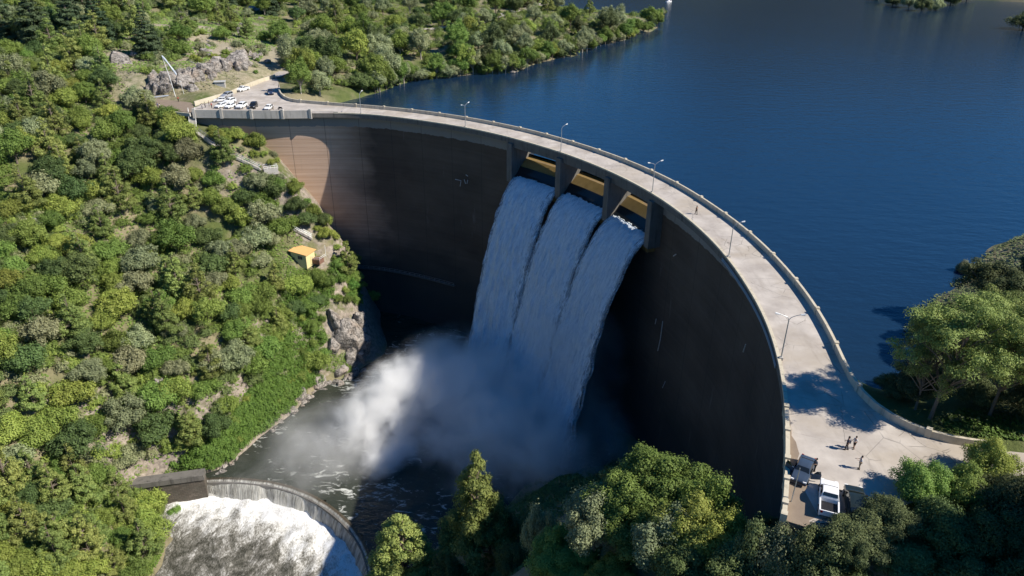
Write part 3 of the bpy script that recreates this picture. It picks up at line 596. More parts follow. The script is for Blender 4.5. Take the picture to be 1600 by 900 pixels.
for a in range(nu):
    s_ = a / (nu - 1); q = np.array([np.interp(s_, td, WC[:, 0]), np.interp(s_, td, WC[:, 1])]); n_ = np.array([np.interp(s_, td, wn[:, 0]), np.interp(s_, td, wn[:, 1])])
    for b in range(nv):
        v = b / (nv - 1); out = -1.0 + 2.9 * v ** .75 if v > .12 else -1.0 + 7 * v * .84; z = POOL + .28 - 4.6 * v ** 1.9; wob = .3 * float(_wn[a]) * v + .03 * math.sin(a * 1.7 + math.sin(a * .6) * 2) * v
        Vt.append((*(q + n_ * (out + wob)), z)); uvs.append((s_, v))
Vt = np.array(Vt); id_ = np.arange(nu * nv).reshape(nu, nv); F_ = np.c_[id_[:-1, :-1].ravel(), id_[1:, :-1].ravel(), id_[1:, 1:].ravel(), id_[:-1, 1:].ravel()]
me = mesh_np('water_sheet', Vt, F_); o = link('water_sheet', me, M['weirfall'], smooth=True); o.parent = weir; o.matrix_parent_inverse = weir.matrix_world.inverted()
uvl = me.uv_layers.new(name='UV'); li = np.empty(len(me.loops), np.int32); me.loops.foreach_get('vertex_index', li); uvl.data.foreach_set('uv', np.array(uvs)[li].astype(np.float32).ravel())
# masonry abutment wall at the left end
A_, B_ = W(318, 737, -66.2), W(205, 752, -66.2); d_ = (A_ - B_)[:2]; L_ = float(np.hypot(*d_)); ang_ = math.atan2(d_[1], d_[0]); mid = (A_ + B_) / 2
ab = empty('abutment_wall', (mid[0], mid[1], -76), ang_); tag(ab, 'dark stone block wall at the left end of the curved weir', 'wall')
mb = MB(); mb.box((0, 0, 4.2), (L_, 2.2, 8.4)); mb.build('masonry', M['brick'], ab)
mb = MB(); mb.box((0, -.1, 9.1), (L_ + .3, 2.7, 1.4)); mb.build('coping', M['darkcon'], ab)

# ------------------------------------------------------------------ spray
def mistmat(name, dens, thr, sc1, stretch=(1, 1, 1), soft=1.6):
    t = NT(name); t.n.remove(t.b); o = t.coord('Object'); wob = t.new('ShaderNodeTexNoise'); t.set(wob.inputs['Vector'], t.pos()); wob.inputs['Scale'].default_value = .07; wob.inputs['Detail'].default_value = 3
    va = t.new('ShaderNodeVectorMath', operation='MULTIPLY_ADD'); t.set(va.inputs[0], wob.outputs['Color']); va.inputs[1].default_value = (1.1, 1.1, 1.1); va.inputs[2].default_value = (-.55, -.55, -.55)
    ad = t.new('ShaderNodeVectorMath', operation='ADD'); t.set(ad.inputs[0], o); t.set(ad.inputs[1], va.outputs[0]); vl = t.new('ShaderNodeVectorMath', operation='LENGTH'); t.set(vl.inputs[0], ad.outputs[0]); v0 = t.new('ShaderNodeVectorMath', operation='LENGTH'); t.set(v0.inputs[0], o)
    rim = t.math('MAXIMUM', t.math('SUBTRACT', 1., v0.outputs['Value']), 0.); fall = t.math('MULTIPLY', t.math('POWER', t.math('MAXIMUM', t.math('SUBTRACT', 1., vl.outputs['Value']), 0.), soft), t.math('MINIMUM', t.math('MULTIPLY', rim, 5.), 1.))
    n = t.noise(t.map(t.pos(), stretch), sc1, 5, .65, .8)
    d = t.math('MULTIPLY', t.math('MAXIMUM', t.math('SUBTRACT', t.math('ADD', n, t.math('MULTIPLY', fall, .3)), thr), 0.), t.math('MULTIPLY', fall, dens))
    pv = t.new('ShaderNodeVolumePrincipled'); pv.inputs['Color'].default_value = (.985, .99, .995, 1); pv.inputs['Anisotropy'].default_value = .0; t.set(pv.inputs['Density'], d)
    t.t.links.new(pv.outputs[0], t.out.inputs['Volume']); return t.m
def spray(loc, rad, rz, mat, lab):
    import bmesh
    bm = bmesh.new(); bmesh.ops.create_icosphere(bm, subdivisions=3, radius=1.0); me = bpy.data.meshes.new('spray_cloud'); bm.to_mesh(me); bm.free()
    o = link('spray_cloud', me, mat); o.location = loc; o.scale = rad; o.rotation_euler = (0, 0, rz); tag(o, lab, 'spray', kind='stuff'); return o
def Wz(px, py, z, dz=0): X = W(px, py, z); return (float(X[0]), float(X[1]), float(z + dz))
m1 = mistmat('dense_spray', 3.2, .38, .15); m2 = mistmat('drifting_spray', 9.0, .45, .17); m3 = mistmat('thin_spray', .42, .40, .10); m4 = mistmat('falling_mist', .6, .36, .08)
spray(Wz(775, 645, -66), (44, 33, 21), R_(-40), m1, 'thick blue white spray boiling where the three curtains land')
spray(Wz(640, 620, -64), (31, 15, 14), R_(55), m2, 'sunlit white plume of spray drifting over the pool')
spray(Wz(600, 715, -68), (12, 7, 6), R_(40), m2, 'small sunlit puff of spray low on the pool')
spray(Wz(520, 690, -67), (34, 20, 9), R_(40), m3, 'thin veil of spray hanging over the open pool')
spray(tuple(float(q) for q in (*(WC[32] + wn[32] * 3.5), LOWER + .6)), (19, 6, 2.6), math.atan2(*(WC[40] - WC[24])[::-1]), mistmat('weir_spray', .5, .34, .25), 'low spray at the foot of the curved weir')
spray(Wz(890, 570, -50), (20, 14, 30), R_(-50), m4, 'faint veil of mist beside the right curtain of water')

# ------------------------------------------------------------------ foliage meshes
def leaf_quads(C, N, size, rg, aspect=1.5):
    n = len(C); N = N + rg.normal(0, .34, (n, 3)) + [.06, -.02, .18]; N /= np.linalg.norm(N, axis=1)[:, None] + 1e-9
    A = rg.normal(0, 1, (n, 3)); U = np.cross(N, A); U /= np.linalg.norm(U, axis=1)[:, None] + 1e-9; V = np.cross(N, U)
    s = size * rg.uniform(.6, 1.35, n)[:, None]; U = U * s * .5 * aspect; V = V * s * .5
    Vv = np.stack([C - U, C - V * .9 + N * s * .12, C + U, C + V * .9 + N * s * .12], 1).reshape(-1, 3)
    return Vv, np.arange(n * 4).reshape(n, 4)
def clump_pts(cs, rs, per, rg, flat=1.0, upb=.25):
    C = []; N = []
    for c, r in zip(cs, rs):
        k = max(8, int(per * r * r)); d = rg.normal(0, 1, (k, 3)); d[:, 2] += upb; d /= np.linalg.norm(d, axis=1)[:, None]
        q = rg.normal(.92, .2, k); st = rg.random(k) < .12; q[st] *= rg.uniform(1.05, 1.5, st.sum()); C.append(c + d * [r, r, r * flat] * np.clip(q, .2, 1.6)[:, None]); N.append(d * [1, 1, 1.2])
    return np.concatenate(C), np.concatenate(N)
def crown_mesh(name, cs, rs, dens, size, rg, flat=1., upb=.25, aspect=1.5):
    C, N = clump_pts(np.array(cs), np.array(rs), dens, rg, flat, upb); return mesh_np(name, *leaf_quads(C, N, size, rg, aspect))
def trunk_mesh(h, r, rg, limbs=(), lean=.06):
    mb = MB(); lx, ly = rg.normal(0, lean, 2) * h
    pts = [(0, 0, -.8), (lx * .2, ly * .2, h * .3), (lx * .6, ly * .6, h * .65), (lx, ly, h)]
    mb.tube(pts, [r * 1.25, r * .9, r * .65, r * .25], 6)
    for e, hz in limbs:
        s_ = np.array([lx, ly, 0]) * min(1, hz / h); s_[2] = hz; e = np.array(e, float); m_ = (s_ + e) / 2 + [0, 0, np.linalg.norm(e - s_) * .06]
        mb.tube([s_, m_, e], [r * .5, r * .36, r * .14], 5)
    return mb.mesh('trunk')
def bush(seed, R=3., H=4.5, n=26, cr=.34, dens=52, size=.42, z0=.22):
    rg = np.random.default_rng(seed); cs = []; rs = []
    for k in range(n):
        d = rg.normal(0, 1, 3); d[2] = abs(d[2]) * 1.1 - .25; d /= np.linalg.norm(d); q = rg.uniform(.55, .86)
        sx = 1 + .25 * math.sin(3 * math.atan2(d[1], d[0]) + seed); hb = .82 + .34 * math.sin(2.3 * math.atan2(d[0], d[1]) + seed * 1.7); cs.append([d[0] * R * q * sx, d[1] * R * q * sx, H * (z0 + .24) + d[2] * H * .42 * (q + .15) * hb]); rs.append(R * cr * rg.uniform(.65, 1.25))
    cs.append([0, 0, H * .5]); rs.append(R * .5)
    limbs = [(cs[i], H * .2) for i in range(0, n, 4)]
    return crown_mesh('crown', cs, rs, dens, size, rg), trunk_mesh(H * .55, R * .06, rg, limbs)
def pine(seed, H=12., R=3.2, dens=230, size=.21, bare=.18, mult=1.7):
    rg = np.random.default_rng(seed); cs = []; rs = []; limbs = []
    lv = int(H / 1.15)
    for k in range(lv):
        f = k / (lv - 1); z = H * (bare + (1 - bare) * f); rad = R * (1 - f) ** .7 * (.75 + .5 * rg.random()) + .25; m = max(2, int((6 * (1 - f) + 1.5) * mult))
        for j in range(m):
            a = rg.uniform(0, 6.28); q = rad * rg.uniform(.55, 1.); c_ = [math.cos(a) * q, math.sin(a) * q, z + rg.normal(0, .25) + .2 * q]; cs.append(c_); rs.append((.40 + .42 * (1 - f)) * rg.uniform(.75, 1.3) * R / 3.2)
            if j % 2 == 0: limbs.append((c_, z - .3))
    return crown_mesh('crown', cs, rs, dens, size, rg, .75, .6, 2.0), trunk_mesh(H * .97, H * .017, rg, limbs, .02)
def conifer(seed, H=15., R=4.6, dens=230, size=.24):
    rg = np.random.default_rng(seed); cs = []; rs = []
    lv = int(H / .9)
    for k in range(lv):
        f = k / (lv - 1); z = H * (.06 + .94 * f); rad = R * (1 - f) ** .8 * rg.uniform(.8, 1.1); m = max(2, int(20 * (1 - f) + 2))
        for j in range(m):
            a = rg.uniform(0, 6.28); q = rad * rg.uniform(.45, 1.); cs.append([math.cos(a) * q, math.sin(a) * q, z - .22 * q]); rs.append(.35 + .7 * (1 - f) * rg.uniform(.7, 1.2))
    return crown_mesh('crown', cs, rs, dens, size, rg, .55, .3, 2.2), trunk_mesh(H * .95, H * .018, rg, (), .01)
def openpine(seed, H=17., R=6.5, n=30, dens=46, size=.34, low=.4):
    rg = np.random.default_rng(seed); cs = []; rs = []; limbs = []
    for k in range(n):
        f = rg.random() ** .7; z = H * (low + (1 - low) * f); a = rg.uniform(0, 6.28); q = R * math.sqrt(rg.random()) * (1.05 - .45 * f ** 2); c_ = np.array([math.cos(a) * q, math.sin(a) * q, z])
        for j in range(3):
            cs.append(c_ + rg.normal(0, .8, 3) * [1, 1, .4]); rs.append(rg.uniform(.65, 1.25))
        limbs.append((c_, max(H * .25, z - q * .9 - 1)))
    return crown_mesh('crown', cs, rs, dens, size, rg, .6, .6, 2.0), trunk_mesh(H * .92, H * .0125, rg, limbs, .05)
def bare(seed, H=9.):
    rg = np.random.default_rng(seed); mb = MB()
    def br(p, d, l, r, k):
        e = p + d * l; mb.tube([p, (p + e) / 2 + rg.normal(0, .06, 3) * l, e], [r, r * .8, r * .55], 5, False)
        if k:
            for _ in range(3): dd = d + rg.normal(0, .45, 3) + [0, 0, .1]; br(e, dd / np.linalg.norm(dd), l * .7, r * .55, k - 1)
    br(np.array([0, 0, -.5]), np.array([0, 0, 1.]), H * .3, H * .02, 4); return mb.mesh('trunk')

PROTO = {'bush': [bush(s, 3., 4.5, 46, .26, 330, .19) for s in (1, 2, 3, 4, 5)],
         'shrub': [bush(s, 1.6, 2.2, 20, .34, 360, .16, .1) for s in (11, 12, 13)],
         'round': [bush(s, 3.6, 7.5, 64, .22, 260, .21, .26) for s in (21, 22, 23)],
         'pine': [pine(s) for s in (31, 32, 33)],
         'conifer': [conifer(s) for s in (41, 42)],
         'open': [openpine(s, n=42, dens=64, size=.27) for s in (51, 52, 53)],
         'willow': [bush(s, 3.4, 9.5, 60, .22, 250, .21, .24) for s in (61, 62)]}
MATS = {'dark': 'leaf_dark', 'mid': 'leaf_mid', 'yellow': 'leaf_yellow', 'grey': 'leaf_grey', 'brown': 'leaf_brown', 'pine': 'leaf_pine', 'conifer': 'leaf_conifer', 'dull': 'leaf_dull', 'ivy': 'leaf_ivy'}
PROTO['bush_near'] = [bush(s, 3., 4.5, 70, .21, 900, .115) for s in (1, 2, 3, 4)]; PROTO['round_near'] = [bush(s, 3.6, 7.5, 95, .18, 800, .125, .26) for s in (21, 22, 23)]
PROTO['pine_near'] = [pine(s, R=3.4, dens=560, size=.14, mult=2.6) for s in (31, 32)]; PROTO['open_near'] = [openpine(s, n=44, dens=230, size=.135) for s in (51, 52, 53)]
for k, L in PROTO.items():
    for c_, t_ in L: c_.materials.append(M['leaf_mid']); t_.materials.append(M['bark'])
NAMES = {'bush': ('leafy_bush', 'bush'), 'shrub': ('low_shrub', 'shrub'), 'round': ('broadleaf_tree', 'tree'), 'pine': ('pine_tree', 'tree'), 'conifer': ('dark_conifer', 'tree'), 'open': ('umbrella_pine', 'tree'), 'willow': ('willow_tree', 'tree')}
COLW = {'dark': 'dark green', 'mid': 'fresh green', 'yellow': 'yellow green', 'grey': 'grey green', 'brown': 'dry brownish', 'pine': 'bright tipped', 'conifer': 'blackish green', 'dull': 'dull olive', 'ivy': 'vivid green'}
KINDW = {'bush': 'rounded bush', 'shrub': 'low shrub', 'round': 'broad leafy tree', 'pine': 'bushy pine', 'conifer': 'pointed conifer', 'open': 'open crowned pine with visible limbs', 'willow': 'tall soft crowned tree'}
placed = []
def plant(kind, colr, x, y, scale=1., where='', zs=None, z=None, group=None, label=None, bark='bark', var=None):
    pi = int(rng.integers(len(PROTO[kind]))) if var is None else var; cme, tme = PROTO[kind][pi]
    z = zt(x, y) - .25 if z is None else z; nm, cat = NAMES[kind.replace('_near', '')]
    r = empty(nm, (x, y, z), float(rng.uniform(0, 6.28))); s = scale * float(rng.uniform(.95, 1.05)); r.scale = (s, s, s * (zs or float(rng.uniform(.85, 1.12))))
    r['label'] = label or f'{COLW[colr]} {KINDW[kind.replace("_near", "")]} {where}'; r['category'] = cat; r['group'] = group or f'{COLW[colr]} {KINDW[kind.replace("_near", "")]} {where}'
    for n_, me, mt in (('crown', cme, M[MATS[colr]]), ('trunk', tme, M[bark])):
        o = bpy.data.objects.new(n_, me); col.objects.link(o); o.parent = r; o.material_slots[0].link = 'OBJECT'; o.material_slots[0].material = mt
    placed.append((x, y)); return r
def pick(d): ks = list(d); p_ = np.array([d[k] for k in ks], float); return ks[int(rng.choice(len(ks), p=p_ / p_.sum()))]
NO = []          # image polygons kept clear of trees (things seen there)
NO += [[(210, 145), (300, 150), (440, 105), (446, 152), (600, 168), (600, 182), (300, 190), (225, 172)], [(446, 368), (518, 374), (522, 418), (505, 432), (455, 440), (440, 425)], [(292, 160), (316, 160), (330, 215), (420, 262), (440, 250), (446, 275), (412, 274), (380, 262), (300, 212)],
       [(416, 310), (440, 310), (440, 345), (495, 368), (490, 378), (420, 345)], [(508, 476), (566, 470), (566, 575), (530, 570)], [(200, 730), (325, 730), (325, 785), (260, 790), (200, 760)], [(325, 118), (360, 118), (360, 145), (325, 145)], [(250, 95), (330, 100), (395, 88), (400, 125), (300, 155), (235, 145)], [(160, 75), (230, 78), (228, 112), (160, 112)]]
def in_wall(x, y): return 117.5 < math.hypot(x - CX, y - CY) < 137 and y > 58 and y < 268 and x > -100
def scatter(poly, n, spacing, kinds, cols, size, zone, maxtry=4000, words=None, grp=None, barkp=0.):
    a = np.array(poly, float); lo, hi = a.min(0), a.max(0); got = []
    for px, py in rng.uniform(lo, hi, (maxtry, 2)):
        if len(got) >= n: break
        if not inpoly(px, py, poly) or any(inpoly(px, py, q) for q in NO): continue
        x, y, z = on_ground(px, py)
        if z < water_at(x, y) + 1.0 or in_wall(x, y) or (z < LAKE + .3 and math.hypot(x - CX, y - CY) > 126): continue
        if got and min((x - a_) ** 2 + (y - b_) ** 2 for a_, b_ in got) < spacing ** 2: continue
        got.append((x, y)); k = pick(kinds); c_ = pick(cols[k])
        plant(k, c_, float(x), float(y), float(rng.uniform(*size)) * (1 if k not in ('conifer', 'pine') else .8), words(px, py), bark='bark_pale' if rng.random() < barkp else 'bark')
    return len(got)
def w_left(px, py):
    if py < 190: return 'on the slope beneath the rock cutting'
    if px < 110: return 'at the left edge of the wooded slope ' + ('up high' if py < 420 else 'down low')
    if py < 300: return 'below the parking area' if px > 220 else 'on the upper left slope'
    if py < 430: return 'beside the hillside stair' if px > 360 else 'on the middle of the left slope'
    if py < 580: return 'below the yellow hut' if px > 360 else 'in the heart of the left slope'
    return 'above the dark weir wall' if px > 170 else 'on the low slope left of the weir'
def w_up(px, py): return ('in the top left corner' if px < 200 else 'on the hill above the rock cutting') if py < 70 else 'around the pale rock outcrop'
def w_pen(px, py):
    if px > 860: return 'at the tip of the peninsula'
    if px < 560: return 'between the parking area and the lake'
    return 'along the peninsula waterline' if py > 75 else 'along the peninsula road'
broad = {'mid': 4.5, 'dark': 2.6, 'grey': 1.8, 'yellow': 2.2, 'brown': .8}
cl = {'bush': broad, 'round': {'mid': 3, 'dark': 3, 'grey': 2.5, 'yellow': 1}, 'shrub': {'mid': 3, 'yellow': 3, 'grey': 2, 'ivy': 1, 'brown': 1}, 'pine': {'pine': 1}, 'conifer': {'conifer': 1}, 'willow': {'grey': 3, 'mid': 2, 'dull': 1}}
def water_at(x, y): return LOWER if inpoly(x, y, chain_) else POOL
CNT = []; ONLY = lambda s_: (lambda a, b: s_)
LEFT = [(-30, 65), (150, 100), (240, 165), (300, 200), (420, 265), (440, 330), (475, 385), (520, 420), (470, 500), (420, 560), (330, 700), (240, 745), (-30, 760)]
UPPER = [(-30, -15), (400, -15), (445, 60), (400, 100), (240, 120), (-30, 75)]
UPPER2 = [(-30, -15), (400, -15), (440, 30), (395, 12), (300, 35), (285, 90), (240, 120), (-30, 75)]
DRY = [(295, 30), (395, 8), (440, 50), (405, 98), (300, 105)]
PENIN = [(400, -12), (1010, -8), (1030, 36), (905, 86), (760, 113), (600, 140), (460, 148), (446, 110)]
WEIRB = [(-20, 755), (200, 752), (285, 800), (292, 915), (-20, 915)]
IVYB = [(450, 430), (570, 400), (565, 470), (500, 480), (510, 560), (470, 620), (400, 680), (330, 730), (320, 700), (420, 560)]
CNT.append(scatter(LEFT, 215, 4.0, {'bush': 5, 'round': 1.5, 'pine': 1.3}, cl, (.95, 1.55), 'left', 4000, w_left))
CNT.append(scatter(UPPER2, 75, 6.0, {'bush': 3, 'conifer': 1.8, 'pine': 2, 'round': 2}, cl, (1.2, 1.9), 'upper', 4000, w_up))
CNT.append(scatter(PENIN, 135, 6.5, {'round': 4, 'bush': 2.5, 'willow': 2.5, 'pine': .6}, cl, (1.2, 1.9), 'pen', 4000, w_pen, barkp=.4))
CNT.append(scatter(WEIRB, 36, 3.6, {'bush': 4, 'pine': 2}, {'bush': {'mid': 2, 'yellow': 3, 'dark': 1}, 'pine': {'pine': 1}}, (.8, 1.3), '', 2000, ONLY('on the bank left of the foaming river')))
CNT.append(scatter(IVYB, 80, 2.6, {'shrub': 5, 'bush': 1.4}, {'shrub': {'ivy': 2, 'yellow': 2, 'mid': 3, 'dark': 1}, 'bush': {'mid': 2, 'dark': 1, 'yellow': 1}}, (.8, 1.5), '', 2000, ONLY('on the bright bank above the plunge pool')))
CNT.append(scatter([(245, 95), (330, 95), (400, 70), (440, 100), (400, 115), (300, 150), (235, 150)], 14, 3.0, {'shrub': 1}, {'shrub': {'grey': 2, 'mid': 1, 'brown': 1}}, (.6, 1.1), '', 1500, ONLY('on the rock cutting behind the parking area')))
CNT.append(scatter([(425, 275), (446, 268), (540, 385), (562, 432), (545, 470), (500, 450), (518, 420), (480, 375), (440, 345)], 34, 2.6, {'bush': 2, 'shrub': 3}, {'bush': {'mid': 2, 'yellow': 2, 'dark': 2}, 'shrub': {'mid': 2, 'yellow': 2, 'grey': 1}}, (.6, 1.1), '', 1500, ONLY('between the hut and the dam face')))
CNT.append(scatter([(312, 196), (365, 208), (435, 240), (445, 262), (420, 258), (380, 240), (330, 215)], 22, 2.6, {'shrub': 3, 'bush': 1}, {'bush': {'mid': 2, 'yellow': 2}, 'shrub': {'mid': 2, 'yellow': 3, 'grey': 1}}, (.6, 1.1), '', 1500, ONLY('between the hillside stair and the dam face')))
# dense low thicket between the single bushes: nobody could count it
def thicket(name, polys, n, rad, colr, lab, leaf=.24, per=650, thr=-9, seed=0):
    rg = np.random.default_rng(seed + 100); Cs = []; Ns = []
    for poly, m_ in zip(polys, n):
        a = np.array(poly, float); lo, hi = a.min(0), a.max(0); k = 0
        for px, py in rg.uniform(lo, hi, (m_ * 4, 2)):
            if k >= m_: break
            if not inpoly(px, py, poly) or any(inpoly(px, py, q) for q in NO): continue
            X = on_ground(px, py)
            if X[2] < water_at(X[0], X[1]) + .8 or in_wall(X[0], X[1]) or (X[2] < LAKE + .2 and math.hypot(X[0] - CX, X[1] - CY) > 126): continue
            if thr > -5 and float(fnoise(np.array([[X[0], X[1], seed * 9.]]), 16, 2)[0]) < thr: continue
            k += 1; R = rg.uniform(*rad) * (1 + max(0, np.hypot(X[0], X[1]) - 230) / 500); nn_ = int(per * (R / 1.8) ** 1.5) + 30; d = rg.normal(0, 1, (nn_, 3)); d[:, 2] = np.abs(d[:, 2]); d /= np.linalg.norm(d, axis=1)[:, None]
            lump = 1 + .22 * np.sin(d[:, 0] * 7 + k) * np.sin(d[:, 1] * 6 + k * 2) * 1.4; Cs.append(X + [0, 0, R * .15] + d * [R, R, R * .85] * (rg.uniform(.6, 1.05, nn_) * lump)[:, None]); Ns.append(d)
    V, F_ = leaf_quads(np.concatenate(Cs), np.concatenate(Ns), leaf, rg); tag(link(name, mesh_np(name, V, F_), M[MATS[colr]]), lab, 'undergrowth', kind='stuff')
WD = [LEFT, UPPER2, PENIN, WEIRB]
CNT.append(scatter(DRY, 42, 3.4, {'shrub': 4, 'bush': 1.3, 'pine': .6}, {'shrub': {'grey': 2, 'mid': 2, 'yellow': 1, 'brown': 1}, 'bush': {'mid': 2, 'dark': 1, 'grey': 1}, 'pine': {'pine': 1}}, (.9, 1.5), '', 2000, ONLY('on the dry rocky slope above the parking area')))
thicket('green_thicket', WD, (420, 160, 300, 90), (1.2, 2.4), 'mid', 'fresh green low thicket filling the gaps on the slopes', thr=-.15, seed=1)
thicket('dark_thicket', WD, (240, 130, 200, 40), (1.3, 2.6), 'dark', 'dark green low thicket filling the gaps on the slopes', thr=-.1, seed=2)
thicket('grey_thicket', WD, (150, 90, 200, 20), (1.1, 2.2), 'grey', 'grey green low thicket filling the gaps on the slopes', thr=.0, seed=3)
thicket('bright_thicket', [IVYB, [(430, 560), (500, 590), (462, 634), (400, 684), (335, 740), (245, 740), (330, 690), (400, 600)]], (300, 260), (.5, 2.2), 'ivy', 'bright green creeper mounds on the bank above the pool', leaf=.24, per=520, seed=5)
thicket('shaded_thicket', [[(880, 700), (1195, 600), (1205, 800), (1100, 800), (900, 770)]], (130,), (1.0, 2.2), 'dark', 'dark thicket on the shaded bank below the dam wall', seed=7)
thicket('yellow_thicket', WD, (240, 90, 140, 60), (.9, 2.0), 'yellow', 'yellow green low thicket filling the gaps on the slopes', thr=.0, seed=4)
# ---- chosen single trees, left side
def at(px, py): return on_ground(px, py)
def P1(kind, colr, px, py, sc_, label, zs=None, bark='bark', z=None, var=None):
    X = at(px, py) if z is None else W(px, py, z); return plant(kind, colr, float(X[0]), float(X[1]), sc_, label=label, zs=zs, bark=bark, var=var, group='single trees', z=None if z is None else z)
for px, py, s_, lb in ((64, 78, 1.9, 'largest dark spreading conifer in the top left corner'), (116, 72, 1.45, 'narrow dark conifer right of the largest conifer'), (16, 74, 1.4, 'dark conifer half cut by the left edge of the photo'), (158, 66, 1.5, 'dark conifer above the pale rock outcrop')):
    P1('conifer', 'conifer', px, py, s_, lb)
P1('pine', 'pine', 545, 430, .95, 'slender green pine standing at the dam foot right of the hut'); P1('bush', 'yellow', 583, 470, 1.0, 'yellowish bush jutting over the shadow at the dam foot')
P1('bush', 'yellow', 462, 300, .9, 'yellow green bush leaning on the sunlit brown dam face'); P1('bush', 'dark', 505, 350, .9, 'dark bush at the edge of the sunlit dam face')
P1('round', 'grey', 590, 142, 1.25, 'pale grey tree standing in the lake edge beside the crest road', bark='bark_pale'); P1('round', 'grey', 500, 150, 1.3, 'broad grey green tree behind the curve of the upstream parapet', bark='bark_pale')
P1('willow', 'grey', 920, 82, 1.5, 'tall drooping grey tree rising over the peninsula waterline', bark='bark_pale')
for px, py, s_ in ((265, 525, 1.0), (330, 590, .95), (95, 890, 1.0), (300, 690, .8), (390, 545, .85)): P1('pine', 'pine', px, py, s_, f'bright tipped pine on the left slope {"beside the weir bank" if py > 650 else "among rounded bushes"}')
P1('bush', 'mid', 222, 792, 0.9, 'leafy bush under the left part of the dark weir wall')
P1('bush', 'mid', 248, 800, 0.8, 'leafy bush under the middle of the dark weir wall')
P1('bush', 'mid', 272, 806, 0.7, 'small bush under the right part of the dark weir wall')
tb_ = empty('bare_tree', tuple(at(285, 48)), 0); tag(tb_, 'leafless grey tree among the greenery above the rock cutting', 'tree'); o = link('trunk', bare(5, 11), M['bark_pale'], tb_)
# ---- right bank: foreground trees on the steep slope between camera and dam
def crown_at(kind, colr, px, py, z, sc_, label, var=None, zs=None, bark='bark'):
    """tree whose crown top stands at image point (px,py) at height z, rooted on the ground beneath"""
    kind = kind + '_near' if kind + '_near' in PROTO else kind; var = var % len(PROTO[kind]); X = W(px, py, z); g_ = zt(X[0], X[1]) - .3; H0 = {'bush': 4.6, 'shrub': 2.3, 'round': 7.7, 'pine': 12.3, 'conifer': 15, 'open': 17, 'willow': 9.7}[kind.replace('_near', '')]
    r = plant(kind, colr, float(X[0]), float(X[1]), 1., label=label, z=g_, var=var, bark=bark, group='single trees'); h = max(3.0, z - g_)
    r.scale = (sc_, sc_, h / H0); return h
HH = []
def top_h(px, py, h):
    """height z such that the ray at (px,py) is h above the ground"""
    zz_ = np.linspace(45, -90, 1200); P_ = np.array([W(px, py, q) for q in zz_]); ok = P_[:, 2] - terrain(P_[:, :2]) < h
    return float(zz_[np.argmax(ok)]) if ok.any() else -80.
FG = [('pine', 'pine', 745, 712, -26, 1.55, 'tall bright pine standing alone before the dark pool', 0), ('round', 'dark', 765, 775, -36, 1.4, 'dark leafy tree under the tall bright pine', 1), ('pine', 'pine', 622, 808, -39, 1.75, 'broad bright pine right of the weir crest', 1),
      ('round', 'mid', 1040, 706, -3, 1.65, 'large green tree with the highest crown beside the shaded dam', 0), ('round', 'grey', 935, 765, -7, 1.35, 'grey green rounded tree before the dam foot', 1), ('round', 'mid', 1000, 800, -8, 1.35, 'fresh green tree in the middle of the foreground grove', 2),
      ('round', 'yellow', 1095, 775, -2, 1.3, 'yellow green tree at the right of the foreground grove', 0), ('bush', 'mid', 870, 825, -15, 1.2, 'small green tree at the left of the foreground grove', 0), ('bush', 'grey', 850, 790, -17, .9, 'small grey tree left of the foreground grove', 1),
      ('bush', 'yellow', 1150, 790, -2, 1.0, 'sunlit bush under the right end of the dam wall', 2), ('round', 'dark', 1080, 850, -5, 1.2, 'dark tree at the bottom of the foreground grove', 1), ('round', 'mid', 900, 860, -16, 1.2, 'leafy tree at the bottom left of the foreground grove', 2), ('bush', 'yellow', 960, 880, -13, 1.0, 'bright bush at the bottom edge before the grove', 3),
      ('bush', 'dull', 1213, 814, 4, .9, 'olive bush below the end of the low parapet', 1), ('bush', 'dull', 1255, 822, 4, .8, 'olive bush left of the white pickup', 2), ('bush', 'dark', 1180, 850, 6, 1.0, 'dark bush below the parapet end', 0), ('round', 'dark', 700, 870, -42, 1.0, 'dark tree at the bottom edge left of the leafy tree', 0), ('bush', 'dark', 800, 850, -34, 1., 'dark bush below the lone bright pine', 2),
      ('bush', 'mid', 1450, 722, 5, .95, 'round green bush rising over the forecourt edge', 1), ('bush', 'dull', 1398, 782, 4.2, .9, 'olive bush right of the dark car', 2), ('bush', 'dull', 1338, 828, 3.5, .7, 'low olive bush before the dark car', 3), ('bush', 'yellow', 1560, 690, 5, .9, 'yellow green bush at the outer end of the flared parapet', 0), ('bush', 'mid', 1525, 735, 4.5, .9, 'green bush at the right end of the forecourt', 1),
      ('bush', 'dull', 1590, 740, 6, 1.1, 'olive bush at the right edge of the photo', 2), ('bush', 'dark', 1480, 790, 5, 1.1, 'dark bush on the shaded bank before the forecourt', 0), ('bush', 'dark', 1560, 800, 5, 1.1, 'dark bush low at the right edge', 1), ('bush', 'dark', 1420, 850, 4, 1.0, 'dark bush near the shaded boulders', 2), ('bush', 'dark', 1520, 870, 5, 1.1, 'dark bush in the lower right corner', 3), ('bush', 'dark', 1300, 855, 4.5, .9, 'dark bush before the white pickup', 1), ('bush', 'dark', 1340, 900, 5, 1.0, 'dark bush at the bottom edge below the cars', 0), ('bush', 'dark', 1230, 890, 6, 1.0, 'dark bush at the bottom edge below the parapet', 3), ('bush', 'dark', 1130, 900, 6, 1.0, 'dark bush at the bottom edge right of the grove', 2), ('bush', 'dark', 1600, 880, 5, 1.2, 'dark bush filling the lower right edge', 0)]
